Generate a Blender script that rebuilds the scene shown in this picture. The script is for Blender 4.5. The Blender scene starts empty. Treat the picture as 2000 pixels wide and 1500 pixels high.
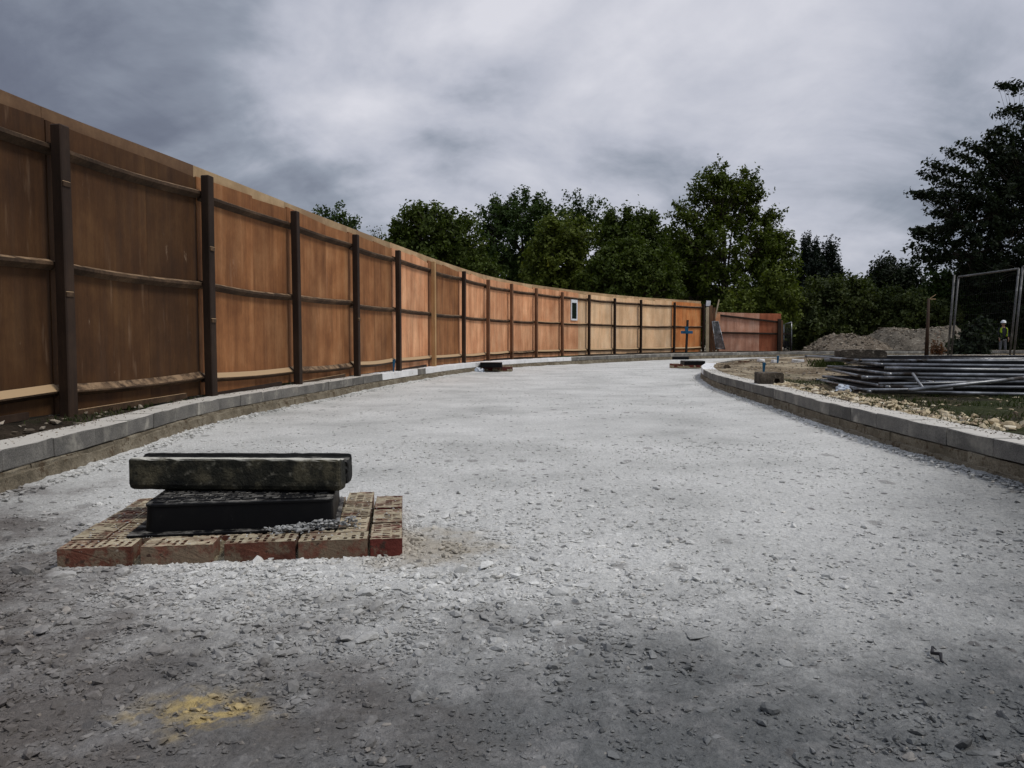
import bpy, bmesh, math, random
import numpy as np
from mathutils import Vector, Matrix, Euler
R = math.radians
C = bpy.context.scene.collection
SC = bpy.context.scene
# ------------------------------------------------------------------ camera
F = 1550.0; PITCH = math.atan(88 / F); EYE = Vector((0, 0, 0.70))
cam_d = bpy.data.cameras.new('camera'); cam = bpy.data.objects.new('camera', cam_d); C.objects.link(cam)
cam_d.sensor_width = 36; cam_d.lens = 36 * F / 2000; cam_d.clip_start = 0.05; cam_d.clip_end = 3000
cam.location = EYE; cam.rotation_euler = (R(90) - PITCH, 0, 0); SC.camera = cam
# ------------------------------------------------------------------ node helper
class NT:
    def __init__(s, t): s.t = t; s.n = t.nodes; s.l = t.links
    def add(s, typ, **k):
        n = s.n.new(typ)
        for a, b in k.items(): setattr(n, a, b)
        return n
    def put(s, sock, v):
        if isinstance(v, bpy.types.NodeSocket): s.l.new(v, sock)
        elif v is not None:
            if hasattr(sock.default_value, '__len__') and not hasattr(v, '__len__'): v = (v,) * len(sock.default_value)
            if hasattr(sock.default_value, '__len__') and len(sock.default_value) == 4 and len(v) == 3: v = tuple(v) + (1,)
            sock.default_value = v
    def math(s, op, a, b=None, c=None, clamp=False):
        n = s.add('ShaderNodeMath', operation=op, use_clamp=clamp)
        for i, v in enumerate((a, b, c)): 
            if v is not None: s.put(n.inputs[i], v)
        return n.outputs[0]
    def vmath(s, op, a, b=None):
        n = s.add('ShaderNodeVectorMath', operation=op)
        s.put(n.inputs[0], a)
        if b is not None: s.put(n.inputs[3] if op == 'SCALE' else n.inputs[1], b)
        return n.outputs['Value'] if op in ('DOT_PRODUCT', 'LENGTH', 'DISTANCE') else n.outputs[0]
    def noise(s, vec, scale, detail=4, rough=0.55, dist=0.0):
        n = s.add('ShaderNodeTexNoise'); s.put(n.inputs['Vector'], vec)
        n.inputs['Scale'].default_value = scale; n.inputs['Detail'].default_value = detail
        n.inputs['Roughness'].default_value = rough; n.inputs['Distortion'].default_value = dist
        return n.outputs[0]
    def voro(s, vec, scale, feature='F1', out=0):
        n = s.add('ShaderNodeTexVoronoi', feature=feature); s.put(n.inputs['Vector'], vec); n.inputs['Scale'].default_value = scale
        return n.outputs[out]
    def ramp(s, fac, stops, interp='LINEAR'):
        n = s.add('ShaderNodeValToRGB'); s.put(n.inputs[0], fac); cr = n.color_ramp; cr.interpolation = interp
        while len(cr.elements) < len(stops): cr.elements.new(0.5)
        for e, (p, c) in zip(cr.elements, stops):
            e.position = p; e.color = tuple(c) + (1,) if hasattr(c, '__len__') else (c, c, c, 1)
        return n.outputs[0]
    def mix(s, fac, a, b, mode='MIX'):
        n = s.add('ShaderNodeMix', data_type='RGBA', blend_type=mode)
        s.put(n.inputs[0], fac); s.put(n.inputs[6], a); s.put(n.inputs[7], b)
        return n.outputs[2]
    def step(s, v, a, b):
        n = s.add('ShaderNodeMapRange'); n.interpolation_type = 'SMOOTHSTEP'
        s.put(n.inputs[0], v); n.inputs[1].default_value = a; n.inputs[2].default_value = b
        return n.outputs[0]
    def comb(s, x, y, z):
        n = s.add('ShaderNodeCombineXYZ')
        for i, v in enumerate((x, y, z)): s.put(n.inputs[i], v)
        return n.outputs[0]
    def sep(s, v):
        n = s.add('ShaderNodeSeparateXYZ'); s.put(n.inputs[0], v); return n.outputs
    def bump(s, h, strength, dist=0.01):
        n = s.add('ShaderNodeBump'); n.inputs['Strength'].default_value = strength; n.inputs['Distance'].default_value = dist
        s.put(n.inputs['Height'], h); return n.outputs[0]

def ray(px, py):
    dx = (px - 1000) / F; dy = (750 - py) / F
    return Vector((dx, math.cos(PITCH) + dy * math.sin(PITCH), -math.sin(PITCH) + dy * math.cos(PITCH)))
def atY(px, py, Y): d = ray(px, py); return EYE + d * (Y / d.y)
def atz(px, py, z): d = ray(px, py); return EYE + d * ((z - EYE.z) / d.z)

# ------------------------------------------------------------------ world, sun, exposure
SUN_EL, SUN_AZ = 58, 108     # azimuth clockwise from +Y (view direction)
w = bpy.data.worlds.new('World'); SC.world = w; w.use_nodes = True
n = NT(w.node_tree); n.n.clear()
out = n.add('ShaderNodeOutputWorld'); bg = n.add('ShaderNodeBackground')
sky = n.add('ShaderNodeTexSky', sky_type='NISHITA', sun_disc=False)
sky.sun_elevation = R(SUN_EL); sky.sun_rotation = R(SUN_AZ); sky.dust_density = 2
D = n.vmath('NORMALIZE', n.add('ShaderNodeTexCoord').outputs['Generated'])
x, y, z = n.sep(D)
zz = n.math('ADD', n.math('MAXIMUM', z, 0.0), 0.42)
P = n.comb(n.math('DIVIDE', x, zz), n.math('DIVIDE', y, zz), 0.0)
c1 = n.noise(n.vmath('ADD', P, (3.1, 7.7, 0)), 1.25, 6, 0.52, 0.5)
c2 = n.noise(n.vmath('ADD', P, (9.4, 1.3, 2)), 4.2, 7, 0.6, 0.35)
cl = n.math('ADD', n.math('MULTIPLY_ADD', c1, 0.86, -0.03), n.math('MULTIPLY', c2, 0.25))
def blob(px, py, a, b):
    v = ray(px, py).normalized()
    return n.step(n.vmath('DOT_PRODUCT', D, tuple(v)), math.cos(R(a)), math.cos(R(b)))
cl = n.math('MULTIPLY_ADD', blob(1180, 260, 24, 3), 0.13, cl)      # the thinner, brighter part of the cloud deck
cl = n.math('MULTIPLY_ADD', blob(1750, 60, 20, 3), 0.10, cl)
cl = n.math('MULTIPLY_ADD', blob(480, 190, 14, 2), 0.05, cl)
cl = n.math('MULTIPLY_ADD', blob(1000, 260, 12, 2), 0.07, cl)
cl = n.math('MULTIPLY_ADD', blob(930, -60, 13, 3), -0.08, cl)
cl = n.math('MULTIPLY_ADD', blob(40, 20, 19, 2), -0.13, cl)
cc = n.ramp(cl, [(0.32, (0.075, 0.079, 0.115)), (0.43, (0.14, 0.155, 0.20)), (0.53, (0.25, 0.275, 0.33)), (0.62, (0.42, 0.435, 0.50)), (0.76, (0.61, 0.61, 0.66))])
nis = n.vmath('SCALE', sky.outputs[0], 0.10)
col = n.mix(0.94, nis, cc)
zen = n.math('MULTIPLY_ADD', n.step(z, 0.45, 1.0), 1.5, 1.0)        # an overcast sky is brightest overhead
n.put(bg.inputs[0], n.vmath('SCALE', col, zen)); bg.inputs[1].default_value = 1.0
n.l.new(bg.outputs[0], out.inputs[0])
sd = bpy.data.lights.new('sun', 'SUN'); so = bpy.data.objects.new('sun', sd); C.objects.link(so)
sd.energy = 1.5; sd.angle = R(14); sd.color = (1.0, 0.955, 0.89)
az, el = R(SUN_AZ), R(SUN_EL)
sv = Vector((math.sin(az) * math.cos(el), math.cos(az) * math.cos(el), math.sin(el)))
so.rotation_euler = sv.to_track_quat('Z', 'Y').to_euler(); so.location = (0, 0, 50)
SC.view_settings.view_transform = 'Standard'; SC.view_settings.look = 'None'
SC.view_settings.gamma = 1; SC.view_settings.use_curve_mapping = False; SC.view_settings.exposure = 0.24

# ------------------------------------------------------------------ materials
def material(name):
    m = bpy.data.materials.new(name); m.use_nodes = True
    k = NT(m.node_tree); k.b = k.n['Principled BSDF']; k.b.inputs['Specular IOR Level'].default_value = 0.25
    return m, k
def ocoord(k, rnd=True):
    o = k.add('ShaderNodeTexCoord').outputs['Object']
    if rnd:
        r = k.add('ShaderNodeObjectInfo').outputs['Random']
        return k.vmath('ADD', o, k.comb(k.math('MULTIPLY', r, 37.0), k.math('MULTIPLY', r, 91.0), k.math('MULTIPLY', r, 53.0))), r
    return o, None
def basic(name, stops, scale=4, fine=60, finemix=0.25, rough=0.85, bump=0.3, bd=0.004, spec=0.25, metal=0, tone=0.15, wear=None, wscale=9, wlo=.58, whi=.66, dust_or_lit=None, dlo=.62):
    m, k = material(name); v, r = ocoord(k)
    c = k.ramp(k.noise(v, scale, 5, .6), stops)
    f = k.noise(v, fine, 4, .6)
    c = k.mix(finemix, c, k.ramp(f, [(0.3, 0.25), (0.7, 1.6)]), 'MULTIPLY')
    if wear: c = k.mix(k.step(k.noise(v, wscale, 6, .65), wlo, whi), c, wear)
    t = k.math('MULTIPLY_ADD', r, 2 * tone, 1 - tone)
    c = k.vmath('SCALE', c, t)
    if dust_or_lit:
        nz = k.sep(k.add('ShaderNodeNewGeometry').outputs['Normal'])[2]
        c = k.mix(k.math('MULTIPLY', k.math('MULTIPLY', k.step(nz, dlo, dlo + .3), k.step(k.noise(v, 8, 6, .7), dust_or_lit[3], dust_or_lit[3] + .2)), .9), c, dust_or_lit[:3])
    k.put(k.b.inputs['Base Color'], c); k.b.inputs['Roughness'].default_value = rough
    k.b.inputs['Specular IOR Level'].default_value = spec; k.b.inputs['Metallic'].default_value = metal
    if bump:
        h = k.math('ADD', f, k.math('MULTIPLY', k.noise(v, scale * 4, 3), 1.5))
        k.put(k.b.inputs['Normal'], k.bump(h, bump, bd))
    return m
def wood(name, stops, streak=26, rough=0.75, tone=0.14, dirt=(0.05, 0.03, 0.02), dirtamt=0.5, axis=2, knots=False, bump=0.2, scuff=True):
    m, k = material(name); v, r = ocoord(k)
    sc = [1, 1, 1]; sc[axis] = 0.06
    sv_ = k.vmath('MULTIPLY', v, tuple(sc))
    s1 = k.noise(sv_, streak, 5, .6, 0.15); s2 = k.noise(sv_, streak * 0.28, 3, .5)
    blot = k.noise(v, 1.9, 5, .6)
    f = k.math('ADD', k.math('MULTIPLY', s1, .20), k.math('ADD', k.math('MULTIPLY', s2, .28), k.math('MULTIPLY', blot, .52)))
    c = k.ramp(f, stops)
    sc2 = [1, 1, 1]; sc2[axis] = 0.12
    drip = k.step(k.noise(k.vmath('MULTIPLY', v, tuple(sc2)), 8.5, 5, .7, .1), .50, .68)
    c = k.mix(k.math('MULTIPLY', drip, dirtamt * (.62 if scuff else 1)), c, dirt)
    sc3 = [1, 1, 1]; sc3[axis] = 0.02
    hair = k.step(k.noise(k.vmath('MULTIPLY', v, tuple(sc3)), 95, 3, .6), .60, .72)
    c = k.mix(k.math('MULTIPLY', hair, .16), c, dirt)
    pale = k.step(k.noise(k.vmath('ADD', k.vmath('MULTIPLY', v, tuple(sc2)), (5, 9, 2)), 11, 4, .6), .60, .74)
    c = k.mix(k.math('MULTIPLY', pale, .12 if scuff else 0), c, (0.6, 0.42, 0.28))
    grain = k.noise(k.vmath('MULTIPLY', v, (1, 1, .09)), 240, 4, .7)
    c = k.mix(.45, c, k.ramp(grain, [(.35, .62), (.65, 1.3)]), 'MULTIPLY')
    if scuff:
        sf = k.step(k.noise(k.vmath('MULTIPLY', v, (1, 1, .35)), 6.5, 6, .7), .66, .73)
        c = k.mix(k.math('MULTIPLY', sf, .26), c, (0.62, 0.45, 0.30))
    if knots:
        kn = k.voro(k.vmath('MULTIPLY', v, (1, 1, .4)), 6.0)
        c = k.mix(k.step(kn, .16, .07), c, (0.03, 0.018, 0.01))
    wide = k.ramp(k.noise(k.vmath('MULTIPLY', v, (1, 1, .3)), 2.6, 5, .6), [(.34, .74), (.62, 1.16)])
    c = k.mix(.8 if scuff else .3, c, wide, 'MULTIPLY')
    c = k.vmath('SCALE', c, k.math('MULTIPLY_ADD', r, 2 * tone, 1 - tone))
    k.put(k.b.inputs['Base Color'], c); k.b.inputs['Roughness'].default_value = rough
    k.put(k.b.inputs['Normal'], k.bump(k.math('ADD', s1, k.math('MULTIPLY', blot, .5)), bump, .003))
    return m
M = {}
M['ply_dark'] = wood('ply_dark', [(0.36, (0.0381, 0.0156, 0.0051)), (0.5, (0.0686, 0.0294, 0.0092)), (0.62, (0.1016, 0.0482, 0.0166))], dirtamt=.35)  # browner near sheets, with vignette darkening also painted into the colour
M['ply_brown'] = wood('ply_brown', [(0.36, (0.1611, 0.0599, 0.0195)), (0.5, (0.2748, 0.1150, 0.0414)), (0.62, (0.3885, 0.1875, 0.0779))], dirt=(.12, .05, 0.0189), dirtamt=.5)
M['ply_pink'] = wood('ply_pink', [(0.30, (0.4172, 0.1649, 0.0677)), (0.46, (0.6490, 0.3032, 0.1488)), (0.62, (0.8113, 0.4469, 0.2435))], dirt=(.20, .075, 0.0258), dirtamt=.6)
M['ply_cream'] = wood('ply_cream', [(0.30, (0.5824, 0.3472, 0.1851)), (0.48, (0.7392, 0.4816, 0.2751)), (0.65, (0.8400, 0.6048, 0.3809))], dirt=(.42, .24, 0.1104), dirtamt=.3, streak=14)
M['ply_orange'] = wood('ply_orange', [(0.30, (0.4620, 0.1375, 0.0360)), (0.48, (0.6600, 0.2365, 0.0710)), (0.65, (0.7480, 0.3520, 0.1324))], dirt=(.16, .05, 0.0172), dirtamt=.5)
M['ply_rose'] = wood('ply_rose', [(0.34, (0.40, 0.17, 0.10)), (0.5, (0.56, 0.29, 0.19)), (0.64, (0.68, 0.42, 0.30))], dirt=(.22, .08, .05), dirtamt=.5)
M['ply_rust'] = wood('ply_rust', [(0.30, (0.2420, 0.0650, 0.0284)), (0.5, (0.3740, 0.1150, 0.0520)), (0.65, (0.4950, 0.2000, 0.1041))], dirt=(.1, .035, 0.0172), dirtamt=.5)
M['post_dark'] = wood('post_dark', [(0.3, (0.012, 0.007, 0.004)), (0.5, (0.027, 0.015, 0.009)), (0.7, (0.06, 0.035, 0.02))], knots=True, dirtamt=.4, scuff=False, bump=.5)
M['post_mid'] = wood('post_mid', [(0.3, (0.09, 0.042, 0.021)), (0.5, (0.165, 0.082, 0.042)), (0.7, (0.25, 0.14, 0.075))], knots=True, dirtamt=.4, scuff=False, bump=.5)
M['post_pale'] = wood('post_pale', [(0.3, (0.24, 0.14, 0.06)), (0.5, (0.36, 0.22, 0.10)), (0.7, (0.46, 0.31, 0.16))], knots=True, dirtamt=.3, scuff=False, bump=.4)
M['rail'] = basic('rail', [(.3, (.028, .016, .009)), (.5, (.06, .036, .02)), (.7, (.13, .08, .045))], 3, 45, .5, .8, .4, wear=(.22, .14, .08), wscale=5, wlo=.60, whi=.78, dust_or_lit=(.30, .20, .115, .40), dlo=.5)  # light on the splayed upper faces painted in as a paler tint
M['rail_pale'] = basic('rail_pale', [(.3, (0.0280, 0.0161, 0.0084)), (.5, (0.0630, 0.0364, 0.0196)), (.7, (0.1120, 0.0700, 0.0385))], 3, 45, .5, .8, .4, tone=.1, dust_or_lit=(.46, .32, .18, .12), dlo=.3)  # dark base; lit upper faces put into the colour as pale timber
M['cap'] = basic('cap', [(.3, (.32, .21, .11)), (.5, (.43, .30, .165)), (.7, (.54, .39, .23))], 2.2, 30, .12, .8, .1, wear=(.34, .22, .12), wscale=.9, wlo=.52, whi=.6)
M['cap_brown'] = basic('cap_brown', [(.3, (.10, .055, .028)), (.5, (.15, .085, .045)), (.7, (.21, .125, .065))], 2.2, 30, .15, .8, .1)
M['batten'] = basic('batten', [(.3, (.5, .4, .25)), (.7, (.65, .55, .38))], 4, 50, .2)
M['block'] = basic('block', [(.3, (.098, .093, .085)), (.5, (.155, .147, .132)), (.7, (.22, .206, .178))], 3, 130, .5, .95, .8, .004, wear=(.33, .31, .265), wscale=4, wlo=.50, whi=.72, tone=.2, dust_or_lit=(.56, .53, .47, .22))
M['block_low'] = basic('block_low', [(.3, (.10, .082, .055)), (.5, (.185, .155, .108)), (.7, (.27, .238, .175))], 5, 110, .5, .95, 1.0, .006, wear=(.085, .06, .035), wscale=16, wlo=.55, whi=.64, tone=.12)
M['block_white'] = basic('block_white', [(.3, (.66, .66, .65)), (.7, (.82, .82, .81))], 3, 120, .15, .8, .3, .003, wear=(.48, .46, .42), wscale=9, wlo=.6, whi=.72, tone=.04)
M['slab_dark'] = basic('slab_dark', [(.3, (.003, .003, .003)), (.6, (.010, .010, .009)), (.75, (.03, .028, .022))], 13, 120, .5, .7, .6, .003, dust_or_lit=(.30, .28, .24, .50))
M['footing'] = basic('footing', [(.3, (.04, .033, .025)), (.5, (.08, .065, .048)), (.7, (.15, .12, .09))], 7, 90, .5, .95, 1.0, .008, wear=(.30, .26, .2), wscale=14, wlo=.58, whi=.68)
M['slab'] = basic('slab', [(.34, (.004, .0045, .0035)), (.5, (.022, .021, .014)), (.64, (.085, .074, .045))], 9, 120, .5, .8, .9, .004, wear=(.13, .12, .09), wscale=26, wlo=.56, whi=.70, dust_or_lit=(.58, .56, .48, .30))
M['steel_dull'] = basic('steel_dull', [(.3, (.12, .125, .125)), (.55, (.24, .245, .25)), (.7, (.50, .505, .51))], 5, 60, .3, .42, .1, .001, metal=.7, spec=.5, wear=(.05, .038, .028), wscale=2.2, wlo=.56, whi=.62)
M['steel_dark'] = basic('steel_dark', [(.3, (.06, .06, .058)), (.6, (.12, .12, .118)), (.75, (.26, .26, .25))], 7, 60, .4, .55, .15, .001, metal=.4, spec=.4)
M['wire'] = basic('wire', [(.3, (.015, .015, .015)), (.7, (.04, .04, .04))], 9, 60, .2, .7, 0)
M['blue'] = basic('blue', [(.3, (.008, .075, .16)), (.7, (.014, .13, .25))], 20, 90, .3, .55, .1, wear=(.08, .10, .12), wscale=30)
M['black_tar'] = basic('black_tar', [(.3, (.01, .01, .012)), (.7, (.03, .028, .03))], 9, 90, .3, .6, .3)
M['white_card'] = basic('white_card', [(.3, (.6, .63, .66)), (.7, (.8, .82, .84))], 9, 90, .1, .6, .05)
M['plastic_bag'] = basic('plastic_bag', [(.3, (.36, .42, .50)), (.7, (.66, .70, .74))], 14, 90, .2, .35, .5, spec=.5)
M['glass_dark'] = basic('glass_dark', [(.3, (.006, .010, .007)), (.7, (.010, .018, .010))], 3, 40, .1, .6, 0, spec=.04)
M['trunk'] = basic('trunk', [(.3, (.03, .024, .018)), (.7, (.085, .07, .05))], 3, 20, .5, .95, .8, .02)
M['helmet'] = basic('helmet', [(.3, (.72, .74, .76)), (.7, (.82, .83, .84))], 9, 90, .05, .3, 0)
M['skin'] = basic('skin', [(.3, (.30, .17, .115)), (.7, (.42, .25, .18))], 9, 90, .1, .6, 0)
M['navy'] = basic('navy', [(.3, (.012, .013, .018)), (.7, (.025, .026, .034))], 9, 90, .2)
M['hivis'] = basic('hivis', [(.3, (.45, .62, .04)), (.7, (.6, .75, .06))], 9, 90, .1)
M['trouser'] = basic('trouser', [(.3, (.09, .095, .105)), (.7, (.17, .175, .19))], 9, 90, .2)
M['boot'] = basic('boot', [(.3, (.03, .02, .012)), (.7, (.07, .05, .03))], 9, 90, .2)

def make_black():
    m, k = material('chamber_black'); v, r = ocoord(k)
    f = k.noise(v, 9, 5, .6)
    c = k.mix(k.step(k.noise(v, 26, 6, .7), .63, .78), (0.003, 0.003, 0.0035), (0.035, 0.034, 0.031))
    c = k.mix(k.math('MULTIPLY', k.step(f, .5, .8), .3), c, (.02, .018, .016))
    nz = k.sep(k.add('ShaderNodeNewGeometry').outputs['Normal'])[2]
    dust_or_lit = k.math('MULTIPLY', k.step(nz, .6, .95), k.step(k.noise(v, 17, 6, .7), .42, .66))
    c = k.mix(k.math('MULTIPLY', dust_or_lit, .75), c, (.28, .265, .235))    # settled stone dust on faces that look up
    k.put(k.b.inputs['Base Color'], c); k.put(k.b.inputs['Roughness'], k.math('MULTIPLY_ADD', f, .4, .3))
    k.put(k.b.inputs['Normal'], k.bump(k.noise(v, 60, 4), .2, .002)); k.b.inputs['Specular IOR Level'].default_value = .15
    return m
M['black_plastic'] = make_black()
def make_brick(name, a, b, muddy):
    m, k = material(name); v, r = ocoord(k)
    c = k.ramp(k.noise(v, 14, 5, .6), [(.3, a), (.65, b)])
    dirt = k.noise(v, 17, 6, .68)
    c = k.mix(k.math('MULTIPLY', k.step(dirt, .60 - muddy * .22, .70 - muddy * .15), .8), c, (.17, .135, .09))
    c = k.mix(k.step(k.noise(v, 38, 5, .7), .66, .72), c, (.30, .26, .21))
    c = k.mix(k.step(k.noise(v, 31, 5, .7), .40, .33), c, (.05, .028, .02))
    nz = k.sep(k.add('ShaderNodeNewGeometry').outputs['Normal'])[2]
    mort = k.math('MULTIPLY', k.step(nz, .5, .9), k.step(k.noise(v, 11, 6, .7), .36, .56))
    c = k.mix(k.math('MULTIPLY', mort, .85), c, k.ramp(k.noise(v, 70, 3), [(.3, (.30, .245, .15)), (.7, (.52, .46, .33))]))   # mortar smears
    c = k.vmath('SCALE', c, k.math('MULTIPLY_ADD', r, .3, .85))
    k.put(k.b.inputs['Base Color'], c); k.b.inputs['Roughness'].default_value = .93
    k.put(k.b.inputs['Normal'], k.bump(k.math('ADD', k.noise(v, 120, 4), k.math('MULTIPLY', dirt, 2)), .7, .004))
    return m
M['brick_red'] = make_brick('brick_red', (.085, .018, .013), (.145, .036, .026), .3)
M['brick_brown'] = make_brick('brick_brown', (.075, .026, .016), (.145, .055, .034), .7)
M['brick_muddy'] = make_brick('brick_muddy', (.10, .034, .022), (.18, .075, .048), 1.0)

YS = atz(398, 1390, 0)
def road_tint(k):
    """pale limestone fines, a browner, damper patch with painted vignette darkening, one spill of yellow sand; shared by the road and its stones"""
    p = k.add('ShaderNodeNewGeometry').outputs['Position']; px, py, pz = k.sep(p)
    wob = k.math('MULTIPLY_ADD', k.noise(p, 2.2, 7, .68), 2.0, -1.0)
    wob2 = k.math('MULTIPLY_ADD', k.noise(p, 9, 4, .6), .5, -.25)
    base = k.ramp(k.noise(p, 1.1, 6, .62), [(.3, (.42, .418, .392)), (.5, (.555, .55, .518)), (.7, (.66, .652, .617))])
    # painted vignette darkening: nearest strip and right; lower left partly wet brown ground
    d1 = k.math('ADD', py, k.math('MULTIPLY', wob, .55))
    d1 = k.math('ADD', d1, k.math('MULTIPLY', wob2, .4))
    near_vignette = k.step(d1, 2.35, 1.35)
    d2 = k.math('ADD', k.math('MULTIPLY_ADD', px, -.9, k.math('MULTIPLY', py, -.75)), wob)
    left_damp_vignette = k.step(d2, -1.15, -.25)
    right_vignette = k.math('MULTIPLY', k.step(k.math('ADD', k.math('MULTIPLY_ADD', px, 1.0, k.math('MULTIPLY', py, -.55)), k.math('MULTIPLY', wob, .8)), -.75, .75), .9)
    damp_vignette = k.math('MAXIMUM', k.math('MAXIMUM', near_vignette, left_damp_vignette), right_vignette)
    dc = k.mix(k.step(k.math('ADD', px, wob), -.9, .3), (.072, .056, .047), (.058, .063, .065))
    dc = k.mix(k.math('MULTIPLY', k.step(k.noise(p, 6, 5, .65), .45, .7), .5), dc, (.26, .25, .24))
    c = k.mix(k.math('MULTIPLY', damp_vignette, .86), base, dc)
    # clayey brown halo beside the brick surround
    q = k.vmath('DISTANCE', p, (-.30, 2.62, 0.0))
    h = k.step(k.math('ADD', q, k.math('MULTIPLY', wob2, .9)), .34, .08)
    c = k.mix(k.math('MULTIPLY', h, .6), c, (.33, .27, .18))
    ys = k.vmath('DISTANCE', k.vmath('MULTIPLY', p, (1.0, 1.5, 0)), tuple([YS.x, YS.y * 1.5, 0.0]))
    ym = k.math('MULTIPLY', k.step(k.math('ADD', ys, k.math('MULTIPLY', k.noise(p, 13, 4, .6),   .26)), .30, .12), k.step(k.noise(p, 22, 5, .65), .38, .56))
    c = k.mix(k.math('MULTIPLY', ym, .9), c, (.52, .385, .15))
    return c, p, damp_vignette
def make_road():
    m, k = material('road_limestone'); c, p, damp_vignette = road_tint(k)
    f1 = k.noise(p, 55, 6, .7); f2 = k.noise(p, 210, 3, .7); vo = k.voro(p, 75)
    c = k.mix(.55, c, k.ramp(k.math('ADD', k.math('MULTIPLY', f1, .6), k.math('MULTIPLY', f2, .4)), [(.36, .42), (.5, .95), (.62, 1.35)]), 'MULTIPLY')
    # scattered dark chips
    vn = k.add('ShaderNodeTexVoronoi'); k.put(vn.inputs['Vector'], k.vmath('MULTIPLY', p, (1, .8, 1))); vn.inputs['Scale'].default_value = 17
    chip = k.math('MULTIPLY', k.step(vn.outputs['Distance'], .30, .18), k.step(k.sep(vn.outputs['Color'])[0], .80, .84))
    c = k.mix(k.math('MULTIPLY', chip, .75), c, (.10, .095, .09))
    vn = k.add('ShaderNodeTexVoronoi'); k.put(vn.inputs['Vector'], k.vmath('MULTIPLY', p, (1, .55, 1))); vn.inputs['Scale'].default_value = 6
    chip = k.math('MULTIPLY', k.step(vn.outputs['Distance'], .23, .15), k.step(k.sep(vn.outputs['Color'])[1], .78, .80))
    c = k.mix(k.math('MULTIPLY', chip, .5), c, (.14, .13, .12))
    k.put(k.b.inputs['Base Color'], c); k.put(k.b.inputs['Roughness'], .95)
    h = k.math('ADD', k.math('MULTIPLY', vo, .9), k.math('ADD', k.math('MULTIPLY', f1, 1.6), f2))
    k.put(k.b.inputs['Normal'], k.bump(h, .8, .006)); k.b.inputs['Specular IOR Level'].default_value = .15
    return m
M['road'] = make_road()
def make_stone():
    m, k = material('loose_limestone'); c, p, damp_vignette = road_tint(k)
    a = k.add('ShaderNodeAttribute', attribute_name='rnd').outputs['Fac']
    c = k.vmath('SCALE', c, k.math('MULTIPLY_ADD', a, .42, .74))
    c = k.mix(k.math('MULTIPLY', k.step(a, .96, .98), .25), c, (.34, .28, .21))
    c = k.mix(.25, c, k.ramp(k.noise(p, 150, 3), [(.3, .4), (.7, 1.5)]), 'MULTIPLY')
    k.put(k.b.inputs['Base Color'], c); k.b.inputs['Roughness'].default_value = .9; k.b.inputs['Specular IOR Level'].default_value = .2
    k.put(k.b.inputs['Normal'], k.bump(k.noise(p, 160, 3), .4, .003))
    return m
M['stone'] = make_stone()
def make_attr_stone(name, stops):
    m, k = material(name); a = k.add('ShaderNodeAttribute', attribute_name='rnd').outputs['Fac']
    p = k.add('ShaderNodeNewGeometry').outputs['Position']
    c = k.ramp(a, stops); c = k.mix(.3, c, k.ramp(k.noise(p, 60, 4), [(.3, .4), (.7, 1.5)]), 'MULTIPLY')
    k.put(k.b.inputs['Base Color'], c); k.b.inputs['Roughness'].default_value = .9
    return m
M['flint'] = make_attr_stone('flint', [(0, (.20, .15, .10)), (.4, (.40, .32, .20)), (.75, (.55, .46, .30)), (1, (.62, .56, .44))])
M['rubble_grey'] = make_attr_stone('rubble_grey', [(0, (.14, .14, .135)), (.5, (.27, .27, .26)), (1, (.44, .44, .42))])
M['rubble'] = make_attr_stone('rubble', [(0, (.07, .055, .04)), (.5, (.20, .165, .12)), (1, (.38, .33, .26))])
def make_soil(name, dark, light, green, gthr, scale=1.2, chalk=None):
    m, k = material(name); p = k.add('ShaderNodeNewGeometry').outputs['Position']
    c = k.ramp(k.noise(p, scale, 7, .68), [(.36, dark), (.62, light)])
    c = k.mix(.6, c, k.ramp(k.noise(p, 26, 6, .7), [(.35, .35), (.62, 1.5)]), 'MULTIPLY')
    g = k.noise(k.vmath('ADD', p, (31, 7, 0)), .85, 6, .6)
    c = k.mix(k.step(g, gthr, gthr + .09), c, green)
    if chalk: c = k.mix(k.step(k.noise(p, 7, 6, .72), .57, .64), c, chalk)
    k.put(k.b.inputs['Base Color'], c); k.b.inputs['Roughness'].default_value = .98; k.b.inputs['Specular IOR Level'].default_value = .1
    k.put(k.b.inputs['Normal'], k.bump(k.math('ADD', k.noise(p, 30, 6, .7), k.math('MULTIPLY', k.noise(p, 7, 4), 2.5)), 1.0, .03))
    return m
M['soil_left'] = make_soil('soil_left', (.018, .014, .010), (.06, .046, .032), (.03, .045, .012), .56)
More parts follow.
